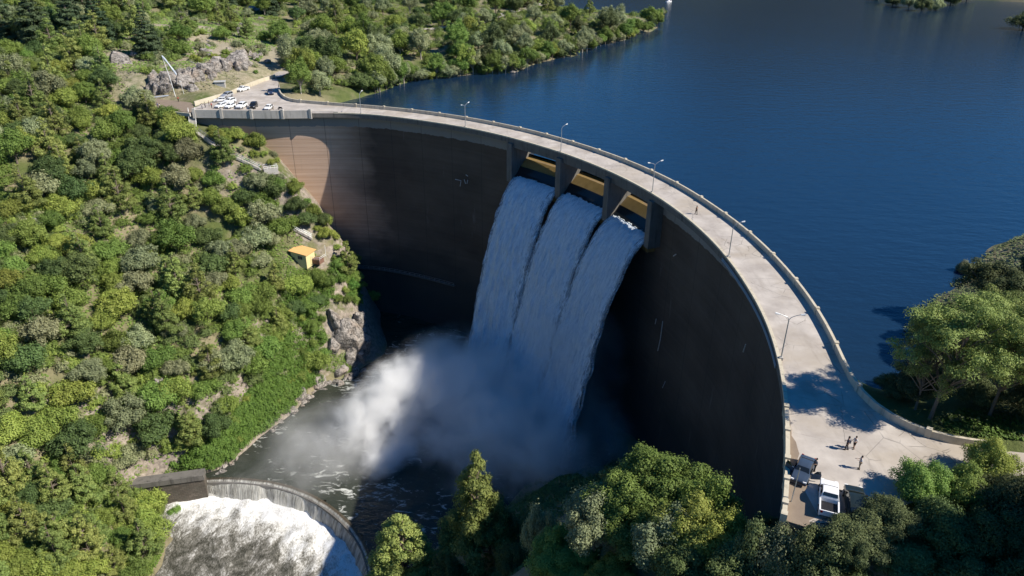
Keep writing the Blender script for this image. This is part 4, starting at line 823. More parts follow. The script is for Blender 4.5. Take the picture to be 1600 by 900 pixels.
FG += [('bush', 'dull', 1206, 814, 200.2, 1.1, 'olive bush filling the corner below the last parapet post', 1), ('bush', 'grey', 1236, 818, 201, 1.0, 'grey olive bush before the bare pole', 2), ('bush', 'dull', 1268, 824, 201, 1.0, 'olive bush against the side of the white pickup', 0), ('bush', 'dull', 1302, 838, 201.3, 1.1, 'olive bush hiding the rear of the white pickup', 3), ('bush', 'dull', 1350, 826, 201.5, 1.1, 'olive bush hiding the rear of the dark car', 1),
       ('round', 'dull', 1225, 842, 198, 1.2, 'dark olive tree under the end of the dam crest', 0), ('round', 'dark', 1280, 860, 199, 1.2, 'dark tree under the edge of the forecourt', 1), ('round', 'dark', 1170, 850, 197, 1.3, 'dark tree low below the low parapet', 2), ('bush', 'yellow', 1130, 830, 196, 1.2, 'bright bush between the grove and the parapet end', 1), ('round', 'mid', 985, 740, 195, 1.3, 'second high crown left of the highest one in the grove', 1), ('round', 'grey', 1060, 800, 195, 1.4, 'grey green crown in front of the highest one', 2), ('bush', 'mid', 1110, 742, 197.5, 1.4, 'rounded crown right of the highest one', 3)]
for kind, c_, px, py, h, s_, lb, v_ in FG: crown_at(kind, c_, px, py, h - 200 if h > 100 else h if h < 0 else top_h(px, py, h), s_, lb, var=v_)
# right bank trees beyond the parapet
RB = [('open', 'pine', 1430, 640, 12.5, .62, 'slim open pine leaning left over the flared parapet', 2), ('open', 'pine', 1452, 655, 15.5, .95, 'large open pine with bare limbs beside the lake', 0), ('open', 'pine', 1545, 650, 15.0, .85, 'second open pine right of the large one', 1), ('open', 'pine', 1500, 610, 14, .8, 'open pine standing between and behind the two larger ones', 2), ('open', 'pine', 1625, 655, 15, .9, 'open pine cut by the right edge of the photo', 2),
      ('round', 'dull', 1545, 480, 9, 1.5, 'dark rounded tree on the shore behind the open pines', 0), ('conifer', 'conifer', 1605, 470, 13, .9, 'dark conifer against the lake at the right edge', 0), ('bush', 'brown', 1508, 432, 3.5, .6, 'pale brownish bush at the lake edge', 1), ('round', 'dull', 1470, 560, 7, 1.1, 'dull tree filling behind the open pines', 1), ('round', 'dull', 1590, 600, 8, 1.2, 'dull tree under the right open pine', 2), ('round', 'dull', 1425, 625, 5.5, .9, 'dull low tree by the flared parapet', 0), ('bush', 'dull', 1398, 618, 3.5, .8, 'dull bush tucked against the flared parapet', 1), ('bush', 'dull', 1520, 628, 4, 1.0, 'dull bush behind the lawn', 2), ('bush', 'dull', 1610, 650, 5, 1.1, 'dull bush at the right end of the lawn', 3), ('round', 'dull', 1580, 510, 9, 1.3, 'dull green tree on the shore slope', 2), ('bush', 'dull', 1450, 600, 4.5, 1., 'dull bush under the large open pine', 0), ('round', 'dull', 1510, 520, 7, 1.2, 'dull tree at the waterline beyond the pines', 1)]
H0 = {'bush': 4.6, 'shrub': 2.3, 'round': 7.7, 'pine': 12.3, 'conifer': 15, 'open': 17, 'willow': 9.7}
for kind, c_, px, py, h, s_, lb, v_ in RB:
    X = on_ground(px, py); kn = kind + '_near' if kind + '_near' in PROTO else kind; r = plant(kn, c_, float(X[0]), float(X[1]), 1., label=lb, z=float(X[2]) - .3, var=v_ % len(PROTO[kn]), group='single trees'); r.scale = (s_, s_, h / H0[kind])
# trees leaning over the peninsula waterline
for i in range(len(sh) - 2):
    (x0, y0), (x1, y1) = sh[i], sh[i + 1]; n_ = max(2, int(math.hypot(x1 - x0, (y1 - y0) * 2.5) / 9))
    for k in range(n_):
        f = k / n_; px, py = x0 + (x1 - x0) * f, y0 + (y1 - y0) * f - 1.5 - 3 * rng.random(); X = W(px, py, LAKE)
        ys = np.linspace(0, -14, 57); cz = terrain(np.c_[np.full(57, X[0]) + ys * .06 * 0, X[1] + ys]); j = int(np.argmax(cz < LAKE - .1)); X = X + [0, ys[j] + .6, 0]
        plant('willow' if rng.random() < .35 else 'round' if rng.random() < .6 else 'bush', pick({'grey': 3, 'mid': 3, 'dark': 1, 'yellow': 1}), float(X[0]), float(X[1]), float(rng.uniform(.9, 1.35)), 'overhanging the peninsula waterline', z=LAKE + .1, bark='bark_pale' if rng.random() < .4 else 'bark')
# far shore, just in frame at the top right
for i, (px, py, s_) in enumerate(((1395, 8, 1.2), (1420, 12, 1.3), (1440, 17, 1.2), (1462, 16, 1.1), (1485, 8, 1.4), (1510, 2, 1.3), (1540, -4, 1.4), (1370, 0, 1.3), (1598, 46, 1.6))):
    X = W(px, py, LAKE); plant('bush', 'grey' if i % 2 else 'dull', float(X[0]), float(X[1]), s_ * 2.0, z=LAKE - 1.2, label='small grey green tree on the far lake shore' if i < 8 else 'lone tree on the shore at the far right edge', group='trees on the far shore')
# unseen tall pines added right of the view to shade the near bank
for x, y, h, s_ in ((72, 44, 19, 1.25), (66, 32, 19, 1.2), (84, 36, 20, 1.3), (78, 26, 20, 1.2), (60, 22, 17, 1.1)):
    r = plant('open', 'pine', x, y, 1., label='unseen tall open pine added to shade the near bank', z=zt(x, y) - .3, group='added shade pines right of the forecourt'); r.scale = (s_, s_, h / 17)

for x, y, h, s_ in ((53, 41, 13, 1.5), (59, 40, 18, 1.7), (66, 40, 22, 1.9), (73, 38, 25, 2.0), (57, 33, 16, 1.7), (65, 31, 20, 1.8), (49, 34, 11, 1.4), (80, 36, 26, 2.0)):  # added out of view, heightened so their shadow covers the near bushes
    r = plant('round', 'dark', x, y, 1., label='unseen broad dark tree added right of the view for shade', z=zt(x, y) - .3, group='added shade trees right of the forecourt'); r.scale = (s_ * 1.1, s_ * 1.1, h * 1.35 / 7.7)

# ------------------------------------------------------------------ ground cover (uncountable): grass tufts, creepers
def cover(name, polys, dens, size, mat, lab, hgt=.35, keep=1.0, ns=9., thr=-1):
    C = []
    for poly in polys:
        pts = np.array([on_ground(a, b)[:2] for a, b in poly]); lo, hi = pts.min(0) - 3, pts.max(0) + 3; n = int(min(260000, (hi - lo).prod() * dens)); X = rng.uniform(lo, hi, (n, 2)); Z = terrain(X)
        d = np.c_[X, Z] - [0, 0, CAM_H]; zz = d @ fw; px = 800 + FPX * (d @ rt) / zz; py = 450 - FPX * (d @ up) / zz
        ok = inpoly(px, py, poly) & (zz > 0) & (fnoise(np.c_[X, X[:, 0] * 0], ns, 2) > thr); rr = np.hypot(X[:, 0] - CX, X[:, 1] - CY); ok &= ~((rr > 124) & (rr < 135) & (X[:, 0] > -100) & (X[:, 1] > 60)); ok &= Z > np.where(inpoly(X[:, 0], X[:, 1], chain_), LOWER, POOL) + .3
        for q in (PLAT_R, PLAT_L): ok &= ~inpoly(X[:, 0], X[:, 1], q)
        C.append(np.c_[X, Z + rng.uniform(0, hgt, n)][ok])
    C = np.concatenate(C); N = np.tile([.35, -.3, 1.], (len(C), 1)); V, F_ = leaf_quads(C, N, size, rng)
    tag(link(name, mesh_np(name, V, F_), M[mat]), lab, 'ground cover', kind='stuff')
slope_poly = [(-30, 65), (150, 100), (240, 165), (300, 195), (420, 255), (445, 330), (480, 385), (520, 420), (470, 500), (420, 560), (330, 700), (240, 745), (-30, 900)]
cover('grass', [slope_poly, [(-30, -40), (450, -40), (445, 60), (400, 100), (240, 120), (-30, 75)]], 2.2, .55, 'leaf_mid', 'mixed grass and weeds between the shrubs of the left slope', .5, thr=-.12)
cover('dry_grass', [slope_poly, [(-30, -40), (450, -40), (445, 130), (240, 150), (-30, 75)]], 1.1, .5, 'leaf_brown', 'dry pale grass between the shrubs', .4, ns=14, thr=.02)
cover('creeper', [[(500, 440), (545, 400), (562, 430), (568, 478), (515, 482)], [(215, 772), (300, 772), (290, 800), (285, 900), (200, 900), (190, 790)], [(450, 420), (560, 430), (568, 475), (515, 480), (505, 545), (560, 560), (545, 590), (490, 575), (470, 600), (440, 650), (400, 685), (335, 745), (250, 745), (320, 690), (400, 600), (430, 520)]], 40, .26, 'leaf_ivy', 'vivid green creepers covering the bank above the pool', 1.0, thr=-.3)
cover('lawn', [[(1470, 660), (1500, 640), (1600, 650), (1600, 690), (1530, 684), (1480, 676)]], 40, .25, 'leaf_ivy', 'bright green grass patch under the open pines', .3)
cover('undergrowth', [[(1180, 800), (1300, 830), (1400, 780), (1600, 700), (1600, 920), (1100, 920)], [(1330, 570), (1500, 420), (1610, 360), (1610, 660), (1450, 665)]], 6, .35, 'leaf_dull', 'tangled weeds and low growth on the right bank', .6, thr=-.2)
cover('bank_growth', [[(600, 790), (900, 740), (1180, 760), (1200, 920), (560, 920)]], 4, .5, 'leaf_dark', 'dark undergrowth on the steep bank below the grove', .6, thr=-.2)
cover('shore_growth', [[(440, 100), (600, 130), (760, 108), (905, 82), (1025, 34), (1000, -10), (400, -10)]], 1.4, .8, 'leaf_mid', 'low growth covering the peninsula', .8, thr=-.05)

# ------------------------------------------------------------------ rocks
def rock_mesh(seed, sub=4):
    import bmesh
    bm = bmesh.new(); bmesh.ops.create_icosphere(bm, subdivisions=sub, radius=1.0); me = bpy.data.meshes.new('rock'); bm.to_mesh(me); bm.free()
    V = np.empty(len(me.vertices) * 3, np.float32); me.vertices.foreach_get('co', V); V = V.reshape(-1, 3); rg = np.random.default_rng(seed); s = np.ones(len(V))
    for _ in range(22):      # flat broken faces
        n_ = rg.normal(0, 1, 3); n_ /= np.linalg.norm(n_); d = rg.uniform(.42, .85); q = V @ n_; k = q > d; V[k] -= (q[k] - d)[:, None] * n_ * .9
    V = V * (1 + .42 * fnoise(V + seed * 3.7, .7, 5))[:, None]; me.vertices.foreach_set('co', V.astype(np.float32).ravel()); me.update(); return me
RK = [rock_mesh(s) for s in range(5)]
for m_ in RK: m_.materials.append(M['rock'])
def rock(px, py, sz, lab, rz=0, i=0, z=None, dz=0., name='boulder', grp=None):
    X = on_ground(px, py) if z is None else W(px, py, z); o = bpy.data.objects.new(name, RK[i % 5]); col.objects.link(o); o.location = (X[0], X[1], X[2] + dz); o.scale = sz; o.rotation_euler = (rng.uniform(-.2, .2), rng.uniform(-.2, .2), rz)
    tag(o, lab, 'rock', grp); return o
rock(540, 525, (8.5, 6.5, 13.), 'tall grey cliff rising from the plunge pool', .5, 0, dz=-2, name='cliff'); rock(558, 505, (3.5, 4.5, 10), 'cracked cliff corner nearest the dark water', .2, 1, dz=-4, name='cliff')
for px, py, s_, lb in ((522, 498, 4.5, 'upper left block of the grey cliff'), (520, 540, 4.5, 'lower left block of the grey cliff'), (548, 556, 4.5, 'lower block of the cliff at the dark water'), (560, 545, 4., 'outer block of the cliff against the dark water')): rock(px, py, (s_, s_ * .8, s_ * 1.3), lb, px * .1, px % 5, dz=-1, name='cliff')
for k in range(16):
    px = 212 + k * 6 + rng.uniform(-4, 4); py = 778 + rng.uniform(0, 14) + (k - 8) * .8; s_ = rng.uniform(.7, 1.6); rock(px, py, (s_, s_ * .8, s_ * .7), 'dark rock on the river bank under the weir wall', rng.uniform(0, 6), k, grp='rocks under the weir wall')
rock(470, 618, (3.6, 2.6, 3.0), 'grey rock at the pool edge below the creepers', .3, 2); rock(497, 595, (4.2, 3, 2.8), 'broken grey rock ledge at the waterline', .9, 3); rock(530, 580, (3.5, 2.6, 2.2), 'wet rock at the foot of the tall cliff', 0, 4); rock(455, 640, (2.2, 1.8, 1.6), 'small wet rock in the pool margin', 0, 1)
rock(240, 630, (3.4, 3, 4.2), 'grey rock face among bushes above the weir', .4, 2); rock(250, 600, (2.2, 2.5, 3), 'smaller rock above the grey rock face', .4, 3); rock(445, 485, (2.5, 2, 2.6), 'pinkish rock below the yellow hut', .4, 4)
rock(188, 98, (6.5, 5, 5.5), 'pinkish bare rock outcrop on the upper left slope', .2, 3); rock(212, 88, (3.5, 3, 4.5), 'rusty rock beside the pinkish outcrop', 1, 0); rock(72, 122, (1.8, 1.6, 2.2), 'small white rock on the upper left slope', 0, 2); rock(60, 345, (3, 2.4, 1.6), 'pale rock patch at the left edge of the slope', 0, 1); rock(15, 360, (3, 2.4, 1.6), 'pale rock by the left edge', 0, 4)
for i, (px, py, s_) in enumerate(((245, 135, 4.0), (262, 128, 5.0), (285, 130, 4.6), (308, 122, 5.2), (330, 108, 4.5), (300, 140, 3.6), (340, 100, 4.0))): rock(px, py, (s_, s_ * .8, s_ * .95), ['dark cleft rock at the left end of the rock cutting', 'broken grey rock behind the flag pole', 'tall fractured rock in the rock cutting', 'pale cracked rock above the parking wall', 'rough rock above the small kiosk', 'low rock at the back of the sandy path', 'upper rock of the cutting'][i], i * .7, i)
for k in range(34):
    f = k / 33; px = 236 + 165 * f + rng.uniform(-8, 8); py = 138 - 38 * f + rng.uniform(-16, 8)
    if py > 146 - 40 * f: continue
    s_ = rng.uniform(1.6, 3.8); rock(px, py, (s_, s_ * rng.uniform(.6, 1), s_ * rng.uniform(.8, 1.5)), 'jagged grey rock in the cutting behind the parking area', rng.uniform(0, 6), k, dz=.3, grp='jagged rocks of the cutting')
for k in range(46):
    bl = [(565, 574), (535, 592), (500, 607), (462, 636), (430, 662), (400, 686), (365, 716), (335, 742)]; f = (k + rng.random()) / 46 * 7; i_ = min(6, int(f)); px = bl[i_][0] + (bl[i_ + 1][0] - bl[i_][0]) * (f - i_); py = bl[i_][1] + (bl[i_ + 1][1] - bl[i_][1]) * (f - i_)
    X = W(px + rng.uniform(-6, 8), py + rng.uniform(-3, 5), POOL); s_ = rng.uniform(.5, 1.9) * (1.3 if f < 3 else .8); X[2] -= .1; o = bpy.data.objects.new('bank_rock', RK[k % 5]); col.objects.link(o); o.location = X; o.scale = (s_, s_ * rng.uniform(.6, 1), s_ * rng.uniform(.5, .9)); o.rotation_euler = (0, 0, rng.uniform(0, 6)); tag(o, 'wet grey rock along the pool waterline under the creepers', 'rock', 'wet rocks along the pool edge')
for k in range(16):
    px, py = rng.uniform(300, 420), rng.uniform(15, 100); s_ = rng.uniform(1.2, 3.4); rock(px, py, (s_, s_ * .8, s_ * .6), 'pale rock scattered on the dry slope above the parking area', rng.uniform(0, 6), k, grp='rocks on the dry slope')
rock(377, 103, (6, 5, 5.5), 'large pale boulder above the far end of the parking area', .4, 2, dz=1.5); rock(395, 18, (5, 4, 5), 'pale rock patch high on the hill', .4, 0); rock(372, 50, (4, 3, 3.5), 'pale rock below the hilltop', .2, 3); rock(518, 80, (3, 2, 2), 'whitish rock on the peninsula', 0, 4); rock(620, 57, (4, 2, 1.6), 'pale rock below the peninsula road', 0, 2); rock(8, 8, (5, 4, 2), 'bare pale rock in the top left corner', 0, 1)
rock(800, 113, (2, 1.6, 1.0), 'low rock at the peninsula waterline', 0, 1); rock(470, 106, (4, 3.2, 3), 'pale boulder among the trees behind the parapet', 0, 3)
for px, py, s_, lb in ((1360, 842, 2.2, 'shaded boulder below the dark car'), (1395, 850, 2.0, 'shaded boulder right of another in the dark bank'), (1385, 880, 1.8, 'shaded boulder at the bottom of the dark bank')): rock(px, py, (s_, s_ * .8, s_ * .8), lb, 0, int(px) % 5)

# ------------------------------------------------------------------ hut, stairs, walls, kiosk, flag, guard rail
hx = on_ground(474, 405); hb = float(hx[2]); hut = empty('hut', (hx[0], hx[1], hb - .4), R_(-20)); tag(hut, 'small yellow hut with an orange roof perched on the left slope', 'hut')
wy = simple('yellow_plaster', (.68, .58, .30), .85, var=.1); ro = simple('orange_roofing', (.68, .40, .16), .8, var=.15, scale=2)
hw, hd, hh_ = 5.4, 4.4, 3.6
mb = MB(); mb.sweep([[(-hw / 2, y_, -1.5), (hw / 2, y_, -1.5), (hw / 2, y_, hh_ - .55), (-hw / 2, y_, hh_)] for y_ in (-hd / 2, hd / 2)]); mb.build('wall', wy, hut)
mb = MB(); mb.sweep([[(-hw / 2 - .5, y_, hh_ + .06), (hw / 2 + .5, y_, hh_ - .6), (hw / 2 + .5, y_, hh_ - .45), (-hw / 2 - .5, y_, hh_ + .22)] for y_ in (-hd / 2 - .45, hd / 2 + .45)]); mb.build('roof', ro, hut)
mb = MB(); mb.box((.6, -hd / 2 - .02, 1.9), (1.5, .06, 1.1)); wn_ = mb.build('window', M['glass'], hut)
mb = MB()
for dx in (-.78, 0, .78): mb.box((.6 + dx, -hd / 2 - .06, 1.9), (.08, .07, 1.2))
for dz in (-.57, .57): mb.box((.6, -hd / 2 - .06, 1.9 + dz), (1.64, .06, .08))
mb.build('frame', M['concrete'], wn_)
mb = MB(); mb.box((-hw / 2 - .02, .3, 1.2), (.06, 1.0, 2.1)); mb.build('door', M['bark'], hut)
te = empty('hut_terrace', (hx[0] + 4.6, hx[1] + .2, hb - .4), R_(-20)); tag(te, 'small brick terrace with white railing right of the hut', 'terrace')
mb = MB(); mb.box((-.2, 0, -.1), (2.6, 2.4, 1.5)); mb.build('base', simple('red_brick', (.20, .11, .08), .9, var=.35, scale=5), te)
mb = MB()
for k in range(6): mb.tube([(-1.6 + k * .65, -1.7, .7), (-1.6 + k * .65, -1.7, 1.8)], .045, 5)
for z_ in (1.3, 1.8): mb.tube([(-1.65, -1.7, z_), (1.65, -1.7, z_), (1.65, 1.7, z_)], .05, 5)
mb.tube([(1.65, 1.7, .7), (1.65, 1.7, 4.6)], .07, 5); mb.build('railing', M['white_paint'], te)
def stair(name, p0, p1, wd, lab, rail=True, mat='concrete', steps=None, lift=.25, railmat='steel'):
    p0, p1 = np.array(p0, float), np.array(p1, float); L2 = np.hypot(*(p1 - p0)[:2]); d = (p1 - p0)[:2] / L2; sd_ = np.array([-d[1], d[0]]); n = steps or max(4, int(np.linalg.norm(p1 - p0) / .45))
    e = empty(name, tuple(p0)); tag(e, lab, 'stair'); bpy.context.view_layer.update(); mb = MB(); ang = math.atan2(d[1], d[0])
    for k in range(n):
        q = p0 + (p1 - p0) * (k + .5) / n - p0; mb.box((q[0], q[1], q[2] + lift - .3), (L2 / n * 1.04, wd, .6), ang)
    mb.build('steps', M[mat], e); mb = MB()
    if rail:
        for s_ in (-1, 1):
            o_ = np.r_[sd_ * s_ * (wd / 2 + .05), 0]; a_, b_ = o_ + [0, 0, lift], (p1 - p0) + o_ + [0, 0, lift]
            for hz in (.5, 1.0): mb.tube([a_ + [0, 0, hz], b_ + [0, 0, hz]], .05, 5)
            for k in range(0, n + 1, 4): q = a_ + (b_ - a_) * k / n; mb.tube([q - [0, 0, .2], q + [0, 0, 1.0]], .045, 5)
        mb.build('railing', M[railmat], e)
    return e
G = lambda px, py, dz=.3: on_ground(px, py) + [0, 0, dz]
top_ = np.r_[pol(tl[0], r1(tl[0]) - .3)[:2], -.2]; top_ = W(300, 174, -.2); bot_ = on_ground(303, 206) + [0, 0, .5]
stair('steep_stair', top_, bot_, 1.9, 'steep white sided stair dropping from the left end of the dam parapet', mat='concrete', railmat='white_paint', steps=14)
for i, (a_, b_, lb) in enumerate((((306, 207), (335, 228), 'upper flight of the hillside stair below the steep stair'), ((335, 228), (370, 248), 'second flight of the hillside stair'), ((370, 248), (408, 266), 'third flight of the hillside stair reaching the landing'))): stair('hillside_stair', G(*a_), G(*b_), 1.2, lb)
ld = G(423, 266, .6); e = empty('landing', tuple(ld), R_(25)); tag(e, 'concrete landing with pale rails beside the sunlit dam face', 'landing'); mb = MB(); mb.box((0, 0, -.8), (4.2, 2.4, 1.8)); mb.build('platform', M['concrete'], e); mb = MB()
for s_ in (-1, 1):
    for z_ in (.6, 1.1): mb.tube([(-2.1, s_ * 1.15, z_), (2.1, s_ * 1.15, z_)], .06, 5)
    for k in range(5): mb.tube([(-2.1 + k * 1.05, s_ * 1.15, 0), (-2.1 + k * 1.05, s_ * 1.15, 1.1)], .05, 5)
mb.build('railing', M['white_paint'], e)
stair('hillside_stair', G(427, 316), G(429, 340), 1.4, 'short steep flight of grey steps above the path to the hut'); stair('hillside_stair', G(431, 346), G(458, 358), 1.2, 'lower flight of stairs nearing the hut'); stair('hillside_stair', G(458, 358), G(488, 374), 1.2, 'last flight of stairs ending behind the hut')
# cream wall along the inner side of the parking area
def lowwall(name, pts, h, th_, mat, lab, posts=0):
    P_ = [np.array(p_)[:2] for p_ in pts]; e = empty(name, (*P_[0], 0)); tag(e, lab, 'wall'); bpy.context.view_layer.update(); mb = MB(); secs = []
    for i, p_ in enumerate(P_):
        d = P_[min(i + 1, len(P_) - 1)] - P_[max(i - 1, 0)]; d /= np.linalg.norm(d); n_ = np.array([-d[1], d[0]]) * th_ / 2; q = p_ - P_[0]
        secs.append([(*(q - n_), -.8), (*(q - n_), h), (*(q + n_), h), (*(q + n_), -.8)])
    mb.sweep(secs); mb.build('body', M[mat], e)
    mb = MB(); mb.sweep([[(s_[1][0] * 1.0, s_[1][1], h + .004), (s_[1][0], s_[1][1], h + .1), (s_[2][0], s_[2][1], h + .1), (s_[2][0], s_[2][1], h + .004)] for s_ in secs]); mb.build('coping', M['cream'], e)
lowwall('boundary_wall', [W(a, b, 0) for a, b in ((304, 164.5), (330, 157), (360, 148), (390, 135), (410, 127.5), (430, 121.5))], 1.15, .4, 'cream', 'low cream wall sunlit along the rock side of the parking area')
lowwall('retaining_wall', [W(a, b, 0) for a, b in ((222, 168), (255, 174), (297, 178))], .15, .5, 'concrete', 'low grey edge wall under the sandy path')
gr = empty('guard_rail', tuple(W(225, 156, 0))); tag(gr, 'grey metal guard rail at the back of the sandy path', 'guard rail'); bpy.context.view_layer.update(); q0, q1 = W(225, 157, 0) - W(225, 156, 0), W(264, 152.5, 0) - W(225, 156, 0)
mb = MB(); mb.sweep([[(*(q0 + (q1 - q0) * k)[:2], z_) for z_ in (.45, .6, .9, .6)] for k in (0, 1)], cap=False); mb.sweep([[((q0 + (q1 - q0) * k)[0], (q0 + (q1 - q0) * k)[1] + dy, z_) for dy, z_ in ((0, .5), (.08, .6), (0, .95), (-.08, .6))] for k in (0, 1)]); mb.build('rail', M['steel'], gr)
for k in range(5): mb = MB(); q = q0 + (q1 - q0) * k / 4; mb.box((q[0], q[1] + .12, .35), (.12, .1, 1.3)); mb.build('post', M['steel'], gr)
ks = W(345, 137, 1.0); kz = empty('kiosk', (ks[0], ks[1], .8), R_(12)); tag(kz, 'small grey kiosk under the rock cutting above the parking wall', 'kiosk')
mb = MB(); mb.box((0, 0, 1.1), (3.4, 2.0, 2.4)); mb.build('wall', M['concrete'], kz); mb = MB(); mb.box((0, -.1, 2.42), (3.9, 2.6, .18)); mb.build('roof', simple('grey_sheet', (.45, .45, .43), .6), kz); mb = MB(); mb.box((-1.72, 0, 1.05), (.05, 1.3, 2.1)); mb.build('door', M['dark_trim'], kz); mb = MB(); mb.box((.2, -1.02, 1.3), (2.6, .05, .9)); mb.build('shutter', simple('grey_shutter', (.3, .31, .31), .7), kz)
fp = W(275, 153, .0); fl = empty('flag_pole', tuple(fp)); tag(fl, 'tall white leaning flag pole with a slack pale flag', 'flag pole'); mb = MB(); mb.tube([(0, 0, -.5), (-.7, 0, 6.5), (-1.9, 0, 14)], [.13, .1, .06], 8); mb.build('pole', M['white_paint'], fl)
fm = NT('flag_cloth'); fm.col((.62, .68, .74)).rough(.8)
mb = MB(); nn_ = 8; secs = []
for k in range(nn_): f_ = k / (nn_ - 1); cx_ = -1.85 + 3.6 * f_; zc = 13.6 - 6.0 * f_ ** 1.15; w_ = .14 + .09 * math.sin(k * 1.3); secs.append([(cx_ - w_, .04, zc - .25), (cx_ - w_ * .2, .18 * math.sin(k), zc), (cx_ + w_, .04, zc + .35), (cx_, -.1, zc)])
mb.sweep(secs); mb.build('flag', fm.m, fl)
mp = W(289, 152, 0); e = empty('signal_mast', tuple(mp)); tag(e, 'short thin white mast right of the flag pole', 'mast'); mb = MB(); mb.tube([(0, 0, -.4), (-.5, 0, 5.2)], [.07, .05], 6); mb.build('pole', M['white_paint'], e); mb = MB(); mb.box((-.5, 0, 5.3), (.5, .3, .3)); mb.build('head', M['white_paint'], e)

# ------------------------------------------------------------------ street lamps
def lamp(px, py, dbl, ht, lab):
    X = W(px, py, 0); th_, r_ = polar_of(X); B = pol(th_, r1(th_) + .45); e = empty('street_lamp', (B[0], B[1], 0), th_); tag(e, lab, 'street lamp', 'street lamps along the crest road')
    mb = MB(); mb.box((0, 0, .2), (.5, .5, .5)); mb.build('plinth', M['concrete'], e)
    mb = MB(); mb.tube([(0, 0, .3), (0, 0, ht)], [.1, .07], 8); mb.build('pole', M['steel'], e)
    for s_ in ((1, -1) if dbl else (1,)):
        ox, oz = (1.35, .8) if s_ > 0 else (1.25, .62)
        mb = MB(); mb.tube([(0, 0, ht - .1), (s_ * .25, 0, ht + .28), (s_ * ox * .6, 0, ht + oz * .75), (s_ * ox, 0, ht + oz)], .05, 6); mb.build('arm', M['steel'], e)
        mb = MB(); mb.sweep([[(s_ * ox, -.1, ht + oz - .06), (s_ * ox, .1, ht + oz - .06), (s_ * ox, .08, ht + oz + .06), (s_ * ox, -.08, ht + oz + .06)], [(s_ * (ox + .6), -.14, ht + oz + .05), (s_ * (ox + .6), .14, ht + oz + .05), (s_ * (ox + .6), .1, ht + oz + .2), (s_ * (ox + .6), -.1, ht + oz + .2)]]); hd_ = mb.build('lamp_head', M['white_paint'], e)
        mb = MB(); mb.box((s_ * (ox + .3), 0, ht + oz - .03), (.45, .16, .05)); mb.build('lens', M['lens'], hd_)
LP = [(566, 177.5, 0, 6.0, 'farthest single armed street lamp, in front of the trees by the lake'), (727, 199.5, 1, 6.2, 'two armed street lamp between the far trees and the spillway'), (874.5, 238.5, 0, 6.3, 'single armed street lamp standing over the spillway bays'), (1018, 302, 1, 6.4, 'two armed street lamp at the right end of the spillway'), (1137, 403, 0, 6.0, 'single armed street lamp near the lone walker'), (1219.5, 562, 1, 6.3, 'nearest two armed street lamp, before the tree shadow on the road')]
for a in LP: lamp(*a)
tp = W(1236, 784, 0); e = empty('bare_pole', tuple(tp)); tag(e, 'slim grey pole standing beside the parked blue car', 'pole'); mb = MB(); mb.tube([(0, 0, -.2), (.1, 0, 4.4)], [.07, .05], 6); mb.build('shaft', M['steel'], e)

# ------------------------------------------------------------------ cars
CARS = {'sedan': dict(L=4.4, W=1.74, H=1.46, prof=[(-2.2, .55, .82, .82), (-2.1, .86, .9, .90), (-1.55, .9, .95, .97), (-1.0, .92, 1.35, .70), (-.2, .92, 1.46, .66), (.45, .91, 1.38, .67), (1.05, .90, .98, .84), (1.85, .80, .86, .80), (2.15, .62, .72, .76), (2.2, .5, .6, .7)], cab=(2, 6), wb=(-1.32, 1.34)),
        'hatch': dict(L=4.0, W=1.72, H=1.5, prof=[(-2.0, .6, .92, .8), (-1.95, .9, 1.0, .84), (-1.6, .93, 1.42, .70), (-.8, .93, 1.5, .67), (.3, .92, 1.42, .67), (1.0, .92, 1.0, .82), (1.7, .82, .88, .8), (1.95, .62, .72, .75), (2.0, .5, .6, .7)], cab=(1, 5), wb=(-1.22, 1.25)),
        'suv': dict(L=4.7, W=1.9, H=1.78, prof=[(-2.3, .7, 1.1, .86), (-2.28, 1.05, 1.2, .9), (-2.0, 1.08, 1.70, .76), (-1.0, 1.08, 1.78, .73), (.3, 1.07, 1.70, .73), (1.0, 1.06, 1.14, .88), (1.95, 1.0, 1.06, .86), (2.25, .75, .9, .84), (2.32, .55, .7, .78)], cab=(1, 5), wb=(-1.42, 1.45)),
        'pickup': dict(L=5.2, W=1.86, H=1.8, prof=[(-.75, 1.05, 1.10, .9), (-.7, 1.06, 1.3, .80), (-.5, 1.06, 1.74, .72), (.3, 1.06, 1.78, .71), (.65, 1.05, 1.70, .71), (1.25, 1.04, 1.13, .86), (2.2, .98, 1.04, .84), (2.5, .75, .9, .82), (2.58, .55, .7, .76)], cab=(1, 5), wb=(-1.55, 1.62))}
